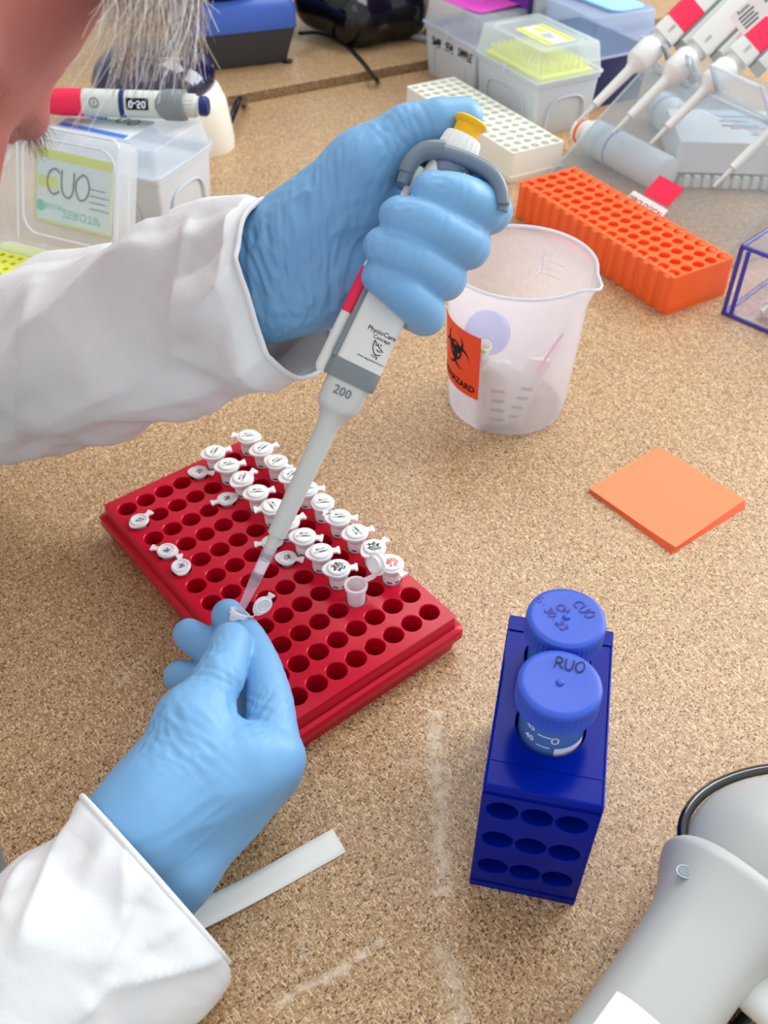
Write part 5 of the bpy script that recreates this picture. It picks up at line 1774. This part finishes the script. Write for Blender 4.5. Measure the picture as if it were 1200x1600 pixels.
# ---- left hand round the pipette
J = lambda px, py, D: dep(px, py, D)
lo = np.min([J(380, 560, 480), J(390, 150, 480), J(810, 560, 480), J(380, 560, 545), J(380, 150, 545), J(810, 150, 440), J(810, 560, 440)], 0) - 8
hi = np.max([J(380, 560, 480), J(390, 150, 480), J(810, 560, 480), J(380, 560, 545), J(380, 150, 545), J(810, 150, 545), J(810, 150, 440)], 0) + 8
f = Field(lo, hi, 1.15)
W0_ = J(425, 430, 508)
MC = {'i': J(680, 300, 519), 'm': J(655, 355, 520), 'r': J(632, 412, 517), 'p': J(612, 468, 510)}
f.cone(J(395, 392, 507), J(560, 335, 506), 20, 21, 10).cone(J(420, 482, 508), J(585, 445, 512), 18, 17, 12)
f.cone(J(400, 430, 509), J(500, 410, 508), 22, 22, 12)
for k in 'imrp': f.cone(W0_, MC[k], 18, 11.5, 10)
f.cone(MC['i'], MC['p'], 11, 11, 8)
f.cone(J(450, 372, 501), J(570, 262, 490), 21, 18.5, 12)
f.cone(J(570, 262, 490), J(640, 203, 483), 18, 12.6, 9)
f.cone(J(560, 300, 500), J(660, 300, 515), 14, 11, 12)
f.cone(J(640, 203, 483), J(686, 191, 481), 12.4, 11.6, 2).cone(J(686, 191, 481), J(724, 184, 483), 11.6, 10.2, 1)
fing = {
    'i': ([J(765, 330, 484), J(718, 309, 460), J(673, 300, 457)], (11.3, 11.5, 11.2, 9.8)),
    'm': ([J(731, 384, 482), J(682, 356, 457), J(624, 338, 455)], (11.3, 11.6, 11.2, 9.6)),
    'r': ([J(694, 436, 483), J(648, 405, 459), J(596, 386, 457)], (11.0, 11.2, 10.7, 9.2)),
    'p': ([J(664, 491, 484), J(630, 459, 463), J(590, 432, 462)], (10.6, 10.6, 10.0, 8.2)),
}
hand = f.d.copy()
for k, (pts, rr) in fing.items():
    g = Field(lo, hi, 1.15)
    finger(g, [MC[k]] + pts, rr)
    h = np.clip(.5 + .5 * (f.d - g.d) / 1.6, 0, 1)
    f.d = f.d + (g.d - f.d) * h - 1.6 * h * (1 - h)
P, F = f.mesh(2)
N_ = normals(P, F)
P = wrinkle(P, N_, J(470, 300, 470), J(480, 520, 485), 26, 1.0, .26, 2.2)
P = wrinkle(P, N_, J(530, 380, 480), J(500, 520, 485), 18, .9, .3, 8.2)
P = wrinkle(P, N_, J(410, 400, 482), J(450, 520, 486), 16, 1.1, .32, 4.9)
P = wrinkle(P, N_, J(600, 190, 470), J(560, 300, 470), 14, .6, .35, 6.1)
N_ = normals(P, F)
P = creases(P, N_, J(655, 195, 470), J(690, 185, 470) - J(650, 200, 470), 3, 4.5, 13, .9, .9)
P = creases(P, N_, J(620, 215, 470), J(650, 200, 470) - J(600, 235, 470), 4, 4.2, 15, .6, .8)
for k, (pts, rr) in fing.items():
    P = creases(P, N_, pts[1] - ray(650, 350) * 8, pts[2] - pts[1], 2, 3.6, 9, .35, .7)
    tipw = pts[2] - ray(600, 350) * 6
    r = np.linalg.norm(P - tipw, axis=1)
    P = P + N_ * (np.exp(-(r / 10) ** 2) * (.4 - np.abs(noise3(P, .3, 3.1 + ord(k)))) * .8)[:, None]
P = P + N_ * (noise3(P, .07, 7.0) * .5)[:, None]
gl = build_np('glove', P, F, M['glove'], person)
tag(gl, 'blue glove closed round the pipette, thumb on the yellow button')

# ---- right hand pinching the tube
pts_ = [J(150, 1420, 420), J(500, 1420, 420), J(150, 930, 450), J(500, 930, 540), J(150, 930, 540), J(500, 1420, 490), J(500, 930, 450)]
lo, hi = np.min(pts_, 0) - 8, np.max(pts_, 0) + 8
f = Field(lo, hi, 1.15)
MC = {'i': J(430, 1188, 456), 'm': J(428, 1208, 470), 'r': J(405, 1205, 484), 'p': J(375, 1205, 494)}
f.cone(J(205, 1305, 433), MC['i'], 21, 14.5, 12).cone(J(278, 1365, 437), MC['m'], 15, 13.5, 10)
f.cone(J(240, 1340, 440), MC['r'], 19, 13, 12).cone(J(240, 1330, 450), MC['p'], 16, 12, 12)
f.cone(J(255, 1260, 440), J(380, 1190, 452), 22, 17, 14)
f.cone(J(215, 1290, 436), J(300, 1130, 456), 21, 16, 14).cone(J(330, 1200, 452), J(300, 1130, 460), 18, 14, 12)
f.cone(J(140, 1390, 430), J(215, 1310, 434), 22, 21, 10).cone(J(220, 1440, 435), J(280, 1365, 440), 17, 15, 10)
f.cone(J(300, 1130, 456), J(343, 1058, 472), 15.5, 11.6, 7).cone(J(343, 1058, 472), J(361, 1003, 489), 11.6, 10.6, 4)
fing = {
    'i': ([J(419, 1082, 480), J(393, 1012, 504), J(356, 962, 522)], (13.2, 11.4, 10.2, 9.4)),
    'm': ([J(386, 1070, 504), J(342, 1022, 516), J(296, 992, 522)], (12, 11, 10.2, 9.2)),
    'r': ([J(364, 1098, 506), J(322, 1070, 514), J(280, 1056, 518)], (11.5, 10.4, 9.4, 8.6)),
    'p': ([J(350, 1142, 506), J(322, 1124, 512), J(304, 1116, 514)], (10.5, 9.5, 8.6, 7.8)),
}
for k, (pts, rr) in fing.items():
    g = Field(lo, hi, 1.15)
    finger(g, [MC[k]] + pts, rr)
    kk = 1.6
    h = np.clip(.5 + .5 * (f.d - g.d) / kk, 0, 1)
    f.d = f.d + (g.d - f.d) * h - kk * h * (1 - h)
P, F = f.mesh(2)
N_ = normals(P, F)
P = wrinkle(P, N_, J(420, 1100, 460), J(385, 1160, 450), 11, .8, .4, 2.2)
P = wrinkle(P, N_, J(245, 1130, 440), J(300, 1180, 440), 16, .7, .34, 6.6)
P = wrinkle(P, N_, J(330, 1020, 470), J(350, 1110, 460), 12, .6, .3, 3.9)
P = wrinkle(P, N_, J(190, 1330, 420), J(330, 1240, 432), 18, .55, .22, 1.3)
N_ = normals(P, F)
P = creases(P, N_, J(330, 1065, 462), J(355, 1020, 470) - J(320, 1090, 455), 5, 4.4, 15, .55, .8)
P = creases(P, N_, J(400, 1110, 466), J(410, 1060, 466) - J(395, 1130, 466), 4, 4.0, 13, .65, .8)
P = creases(P, N_, J(260, 1150, 440), J(320, 1080, 455) - J(240, 1190, 440), 5, 5.0, 18, .5, .9)
P = P + N_ * (noise3(P, .07, 2.0) * .5)[:, None]
gl = build_np('glove', P, F, M['glove'], person)
tag(gl, 'pale blue glove pinching the small tube')

# ---- coverall sleeves
m = pmat('white coverall fabric', srgb(229, 231, 232), 0.62, 0.25, sss=0.15, sssr=(1, .9, .9), sscale=3)
nt = m.node_tree; p = nt.nodes['Principled BSDF']
N, L = nt.nodes.new, nt.links.new
tc = N('ShaderNodeTexCoord')
wv = N('ShaderNodeTexVoronoi'); wv.inputs['Scale'].default_value = 520; wv.distance = 'CHEBYCHEV'; wv.inputs['Randomness'].default_value = .35
L(tc.outputs['Object'], wv.inputs['Vector'])
nz = N('ShaderNodeTexNoise'); nz.inputs['Scale'].default_value = 90; nz.inputs['Detail'].default_value = 6
L(tc.outputs['Object'], nz.inputs['Vector'])
b1 = N('ShaderNodeBump'); b1.inputs['Distance'].default_value = .00012; b1.inputs['Strength'].default_value = .6
b2 = N('ShaderNodeBump'); b2.inputs['Distance'].default_value = .0012; b2.inputs['Strength'].default_value = .45
L(wv.outputs['Distance'], b1.inputs['Height']); L(nz.outputs['Fac'], b2.inputs['Height'])
L(b2.outputs['Normal'], b1.inputs['Normal']); L(b1.outputs['Normal'], p.inputs['Normal'])
M['cover'] = m


def sleeve(name, st, folds, seed, crumple=4.0, floor_z=None, nseg=150, nsub=14, facing=None):
    """st: (px, py, D, a, b, twist) from the cuff upwards; a across the arm in the picture plane, b in depth"""
    C = np.array([dep(s[0], s[1], s[2]) for s in st])
    ab = np.array([s[3:5] for s in st], float)
    Cs = smooth_path(C, nsub)
    abs_ = smooth_path(np.hstack([ab, np.zeros((len(ab), 1))]), nsub)[:, :2]
    T = np.gradient(Cs, axis=0); T /= np.linalg.norm(T, axis=1, keepdims=True)
    t = np.arange(nseg) * 2 * pi / nseg
    G = []
    for i, (c, (a, b), d) in enumerate(zip(Cs, abs_, T)):
        v = unit(A3(0, 0, CAMZ) - c)
        if facing is not None and i < 22:
            w_ = (1 - i / 22) ** 1.2
            d = unit(d * (1 - w_) + np.asarray(facing) * w_)
        x = unit(np.cross(d, v)); y = np.cross(x, d)
        G.append(c + a * np.cos(t)[:, None] * x + b * np.sin(t)[:, None] * y)
    G = np.array(G)
    n0, n1 = G.shape[:2]
    P = G.reshape(-1, 3)
    cen_ = np.repeat(Cs, n1, 0)
    O = P - cen_; O /= np.linalg.norm(O, axis=1, keepdims=True)
    fall = np.repeat(np.clip(np.arange(n0) / 14, .3, 1), n1)
    rs = np.random.default_rng(int(seed * 10))
    Pw = P + np.stack([noise3(P, .014, seed + q) for q in (0, 3, 6)], 1) * 22
    d = noise3(P, .018, seed) * crumple * 1.2
    for wl, am in ((74, 1.0), (58, .85), (47, .7), (36, .5), (27, .35), (19, .2)):
        kv = unit(rs.normal(size=3)); ph = rs.random()
        q = (Pw @ kv) / wl + ph
        tri = np.abs(np.remainder(q, 1) - .5) * 2          # straight, sharp-crested folds
        d = d + (tri - .5) * am * crumple * (.6 + .8 * np.clip(noise3(P, .02, seed + wl) + .4, 0, 1))
    P = P + O * (d * fall)[:, None]
    vw = A3(0, 0, CAMZ) - P
    face = np.clip((vw * O).sum(1) / np.linalg.norm(vw, axis=1) / .35, 0, 1)
    rel = (P - A3(0, 0, CAMZ)) @ CW
    pxs = rel[:, :2] / rel[:, 2:] * FPX + [600, 800]
    for a, b, amp, w in folds:
        # a crest along the line, measured across the cloth that faces the room
        a, b = np.asarray(a, float), np.asarray(b, float)
        L_ = np.linalg.norm(b - a); dd = (b - a) / L_
        tt = (pxs - a) @ dd
        r = np.abs((pxs - a) @ np.array([-dd[1], dd[0]])) / 2.9
        env = np.clip(np.minimum(tt + 20, L_ - tt + 20) / 60, 0, 1) * face
        P = P + O * (amp * (np.exp(-r / w) - .25 * np.exp(-r / (w * 3))) * env)[:, None]
    if floor_z is not None:
        P[:, 2] = np.where(P[:, 2] < floor_z + 4, floor_z + 4 * np.exp((P[:, 2] - floor_z - 4) / 12), P[:, 2])
    G = P.reshape(n0, n1, 3)
    F = [(i * n1 + j, i * n1 + (j + 1) % n1, (i + 1) * n1 + (j + 1) % n1, (i + 1) * n1 + j) for i in range(n0 - 1) for j in range(n1)]
    o = build_np(name, P, np.array(F), M['cover'], person)
    s = o.modifiers.new('solid', 'SOLIDIFY'); s.thickness = .5 * MM; s.offset = 1
    hem = MB().tube(np.vstack([G[0], G[0][:1]]) + 0, 1.5, 8)
    h = build('hem', hem, M['cover'], o, 60)
    return o, G


FL = lambda a, b, amp, w: (a[:2], b[:2], amp, w)
nrm = lambda r, u, t_: unit(r * A3(1, 0, 0) + u * (-CW[:, 1]) + t_ * (-CW[:, 2]))
o, G1 = sleeve('sleeve', [(452, 455, 507, 46, 40), (425, 462, 511, 46, 42), (385, 466, 517, 48, 43), (325, 478, 526, 51, 45), (255, 502, 538, 54, 47), (180, 535, 552, 55, 50), (95, 564, 570, 58, 52), (25, 592, 587, 49, 48), (-70, 600, 605, 46, 48), (-220, 500, 640, 62, 58), (-330, 330, 640, 70, 66)],
               [FL((300, 335), (262, 560), 9, 6), FL((405, 372), (280, 520), 6, 7), FL((205, 380), (35, 535), 9, 7), FL((270, 560), (60, 665), 6, 8), FL((60, 440), (22, 700), 9, 8), FL((400, 350), (432, 545), 4, 4), FL((330, 610), (180, 640), 5, 8), FL((20, 470), (70, 420), 4, 3), FL((10, 490), (60, 445), 4, 3), FL((430, 545), (340, 600), 5, 5), FL((200, 420), (180, 640), 3, 14)],
               1.3, 6.6, 2.0, facing=-nrm(.88, .12, .46))
tag(o, 'crumpled white sleeve of the far arm, its cuff gaping round the glove')
o, G2 = sleeve('sleeve', [(236, 1368, 428, 49, 30), (215, 1395, 424, 50, 34), (180, 1435, 420, 52, 38), (130, 1490, 414, 54, 41), (70, 1550, 408, 56, 44), (0, 1620, 402, 58, 46), (-90, 1700, 400, 60, 48), (-260, 1760, 420, 64, 52), (-420, 1500, 470, 72, 66)],
               [FL((125, 1265), (30, 1480), 7, 9), FL((245, 1345), (150, 1520), 6, 8), FL((345, 1490), (165, 1540), 7, 7), FL((165, 1540), (110, 1600), 7, 7), FL((200, 1320), (190, 1440), 4, 6), FL((60, 1320), (0, 1420), 5, 6), FL((300, 1430), (200, 1490), 4, 6)],
               6.1, 5.4, 1.2, facing=-nrm(.68, .60, -.42))
tag(o, 'white sleeve of the near arm lying on the worktop')
tag(build('fabric_strip', STRIP, pmat('cream fabric strip', srgb(243, 243, 235), .7, .2, bump=(300, .1, .4)), None, 60, solid=.5), 'narrow white fabric strip lying on the worktop by the near cuff', 'strip')

# ---- head, neck, trunk and arms: one skin
NAS = dep(14, 209, 348)
hF = nrm(.735, -.67, -.05); hU = nrm(.67, .735, .0); hR = np.cross(hF, hU)
hU = np.cross(hR, hF)
HM = np.stack([hR, hF, hU], 1)
hd_ = lambda x, y, z: NAS + HM @ A3(x, y, z)
f = Field(A3(-600, 60, -220), A3(-20, 660, 480), 2.9)
f.ball(hd_(0, -100, 44), (74, 91, 84), 6, HM)
f.ball(hd_(0, -60, 10), (62, 52, 60), 12, HM)
f.cone(hd_(-30, -13, 10), hd_(30, -13, 10), 8.5, 8.5, 9)
f.cone(hd_(0, -9, 2), hd_(0, 12, -40), 7, 10, 7).ball(hd_(0, 13, -42), 10.5, 5)
for s in (-1, 1):
    f.ball(hd_(s * 10, 5, -45), (7, 8, 6), 4, HM)
    f.ball(hd_(s * 40, -36, -42), (26, 26, 28), 14, HM)
    f.cut(hd_(s * 31, -8, -9), (15, 10, 8), 6, HM)
    f.ball(hd_(s * 31, -21, -9), 11.5, 2)
    f.cone(hd_(s * 19, -16, -3), hd_(s * 44, -20, -6), 3.2, 3.0, 2)
    f.cone(hd_(s * 20, -15, -14), hd_(s * 42, -20, -14), 2.6, 2.4, 2)
    f.ball(hd_(s * 76, -98, -14), (7, 18, 30), 5, HM)
    f.cone(hd_(s * 20, -22, -104), hd_(s * 58, -80, -62), 14, 16, 14)
f.cone(hd_(-14, -6, -70), hd_(14, -6, -70), 6, 6, 5).cone(hd_(-13, -7, -80), hd_(13, -7, -80), 6.5, 6.5, 5)
f.ball(hd_(0, -18, -106), (22, 18, 16), 12, HM).ball(hd_(0, -40, -70), (44, 40, 48), 14, HM)
NB = hd_(0, -125, -120)
f.cone(hd_(0, -105, -50), NB, 54, 58, 20)
SHL, SHR = NB + A3(-70, 175, -20), NB + A3(-70, -175, -20)
CH = NB + A3(-110, 0, -120)
f.cone(SHL, SHR, 58, 58, 30).cone(NB + A3(-40, 60, -40), CH + A3(0, 60, -60), 95, 105, 40).cone(NB + A3(-40, -60, -40), CH + A3(0, -60, -60), 95, 105, 40)
for path in ([SHL, dep(-70, 590, 605), dep(180, 530, 552), dep(330, 470, 524)], [SHR, dep(-90, 1700, 404), dep(70, 1550, 408), dep(160, 1430, 420)]):
    for (a, b), (ra, rb) in zip(zip(path, path[1:]), ((50, 33), (33, 25), (25, 19))): f.cone(a, b, ra, rb, 10)
P, F = f.mesh(3)
skin = pmat('ruddy skin', srgb(184, 122, 112), 0.5, 0.35, sss=0.12, sssr=(1, .35, .2), sscale=3, bump=(600, .06, .5))
nt = skin.node_tree
N, L = nt.nodes.new, nt.links.new
tc = N('ShaderNodeTexCoord'); nz = N('ShaderNodeTexNoise'); nz.inputs['Scale'].default_value = 28; nz.inputs['Detail'].default_value = 4
L(tc.outputs['Object'], nz.inputs['Vector'])
rp_ = N('ShaderNodeValToRGB')
rp_.color_ramp.elements[0].position = .3; rp_.color_ramp.elements[0].color = srgb(178, 104, 96)
rp_.color_ramp.elements[1].position = .75; rp_.color_ramp.elements[1].color = srgb(196, 134, 124)
L(nz.outputs['Fac'], rp_.inputs[0]); L(rp_.outputs[0], nt.nodes['Principled BSDF'].inputs['Base Color'])
bodyo = build_np('body', P, F, skin, person)
# eye, brow and lashes on the side we see
for s in (-1, 1):
    e = MB().lathe([(.3, -11.6), (6, -10), (10, -6), (11.6, 0), (10, 6), (6, 10), (.3, 11.6)], 20, frame(hd_(s * 31, -20.4, -9), z=hU, x=hR))
    build('eyeball', e, pmat('eye white', srgb(236, 228, 224), .15, .6), person, 60)
hairmats = [pmat('grey blond hair', srgb(196, 180, 164), .45, .4), pmat('white hair', srgb(240, 236, 230), .4, .4), pmat('light brown hair', srgb(138, 116, 102), .5, .3)]


def strand(mb, P, r):
    P = smooth_path(P, 4)
    return mb.tube(P, np.linspace(r, r * .35, len(P)), 3, (False, False))


mb = MB()
r_ = random.Random(5)
for s in (-1, 1):
    for k in range(110):
        x = s * r_.uniform(10, 50)
        b0 = hd_(x, -6.5 - abs(x) * .16 + r_.uniform(-1, 1), 11 + r_.uniform(-5, 5) - max(0, abs(x) - 36) * .3)
        d = HM @ unit(A3(s * r_.uniform(.2, 1.1), r_.uniform(.5, 1.1), r_.uniform(-1.1, .1)))
        strand(mb, [b0, b0 + d * 4, b0 + d * 7.5 + A3(0, 0, -1.2)], .16)
o = build('eyebrows', mb, hairmats[2], person, 0); o['kind'] = 'stuff'
# fringe hanging down from the front hairline, with stray wisps
mbs = [MB(), MB(), MB()]
lockx = [r_.uniform(168, 330) for _ in range(26)]
for k in range(430):
    c = r_.choice(lockx)
    x0 = c + r_.gauss(0, 9)
    D = 338 + r_.uniform(-12, 26) + (x0 - 240) * .05
    ln = r_.betavariate(2, 1.6) * (185 if 185 < c < 310 else 135)
    sway = r_.gauss(-8, 16)
    u_ = r_.uniform(-1, 1)
    P_ = [hd_(u_ * 55, -62 + r_.uniform(-10, 10), 128), hd_(u_ * 58, -28, 124), dep(x0 + 3, -70, D + 6), dep(x0, -20, D), dep(x0 + sway * .4, -20 + ln * .5, D - 2), dep(x0 + sway + r_.gauss(-5, 6), -20 + ln, D - 3)]
    strand(mbs[r_.choices((0, 1, 2), (5, 3, 3))[0]], P_, r_.uniform(.14, .36))
for x0, y1, x1 in ((180, 200, 118), (196, 240, 90), (220, 235, 122), (250, 170, 300), (300, 110, 345), (170, 110, 100), (160, 60, 128), (205, 150, 140), (240, 190, 190), (175, 135, 112), (230, 160, 250), (286, 130, 318), (168, 80, 140), (172, 95, 118)):
    mx = (x0 + x1) / 2 + r_.uniform(-5, 14)
    strand(mbs[1], [hd_(r_.uniform(-40, 40), -50, 128), hd_(r_.uniform(-40, 40), -25, 122), dep(x0, -60, 338), dep(x0, 0, 336), dep(mx, y1 * .55, 334), dep(x1, y1, 334)], .22)
hr = None
for k, q in enumerate(mbs):
    o = build('hair', q, hairmats[k], person, 0)
    o['kind'] = 'stuff'
f = Field(hd_(0, -100, 60) - 125, hd_(0, -100, 60) + 125, 3.0)
f.ball(hd_(0, -106, 54), (80, 96, 84), 4, HM)
P, F = f.mesh(2)
Q = (P - NAS) @ HM
keep = ((Q[:, 2] > 66 - (Q[:, 1] + 20) * .55) & (Q[:, 2] > -60))[F].all(1)
used_ = np.unique(F[keep]); mp_ = np.full(len(P), -1); mp_[used_] = np.arange(len(used_))
P2 = P[used_]; d_ = unit(hU)
P2 = P2 + normals(P, F)[used_] * (noise3(P2, .12, 4.0) * 3)[:, None]
build_np('hair_cap', P2, mp_[F[keep]], hairmats[0], person)
# trunk of the coveralls and hood lying on the shoulders
f = Field(A3(-600, 60, -240), A3(-150, 660, 420), 5.0)
f.cone(SHL, SHR, 70, 70, 30).cone(NB + A3(-45, 60, -45), CH + A3(0, 60, -60), 106, 117, 40).cone(NB + A3(-45, -60, -45), CH + A3(0, -60, -60), 106, 117, 40)
f.cone(NB + A3(-60, -50, 10), NB + A3(-60, 50, 10), 40, 40, 20)
P, F = f.mesh(2)
P = P + normals(P, F) * ((np.abs(noise3(P, .03, 3.0)) - .3) * 10)[:, None]
build_np('coverall_trunk', P, F, M['cover'], person)
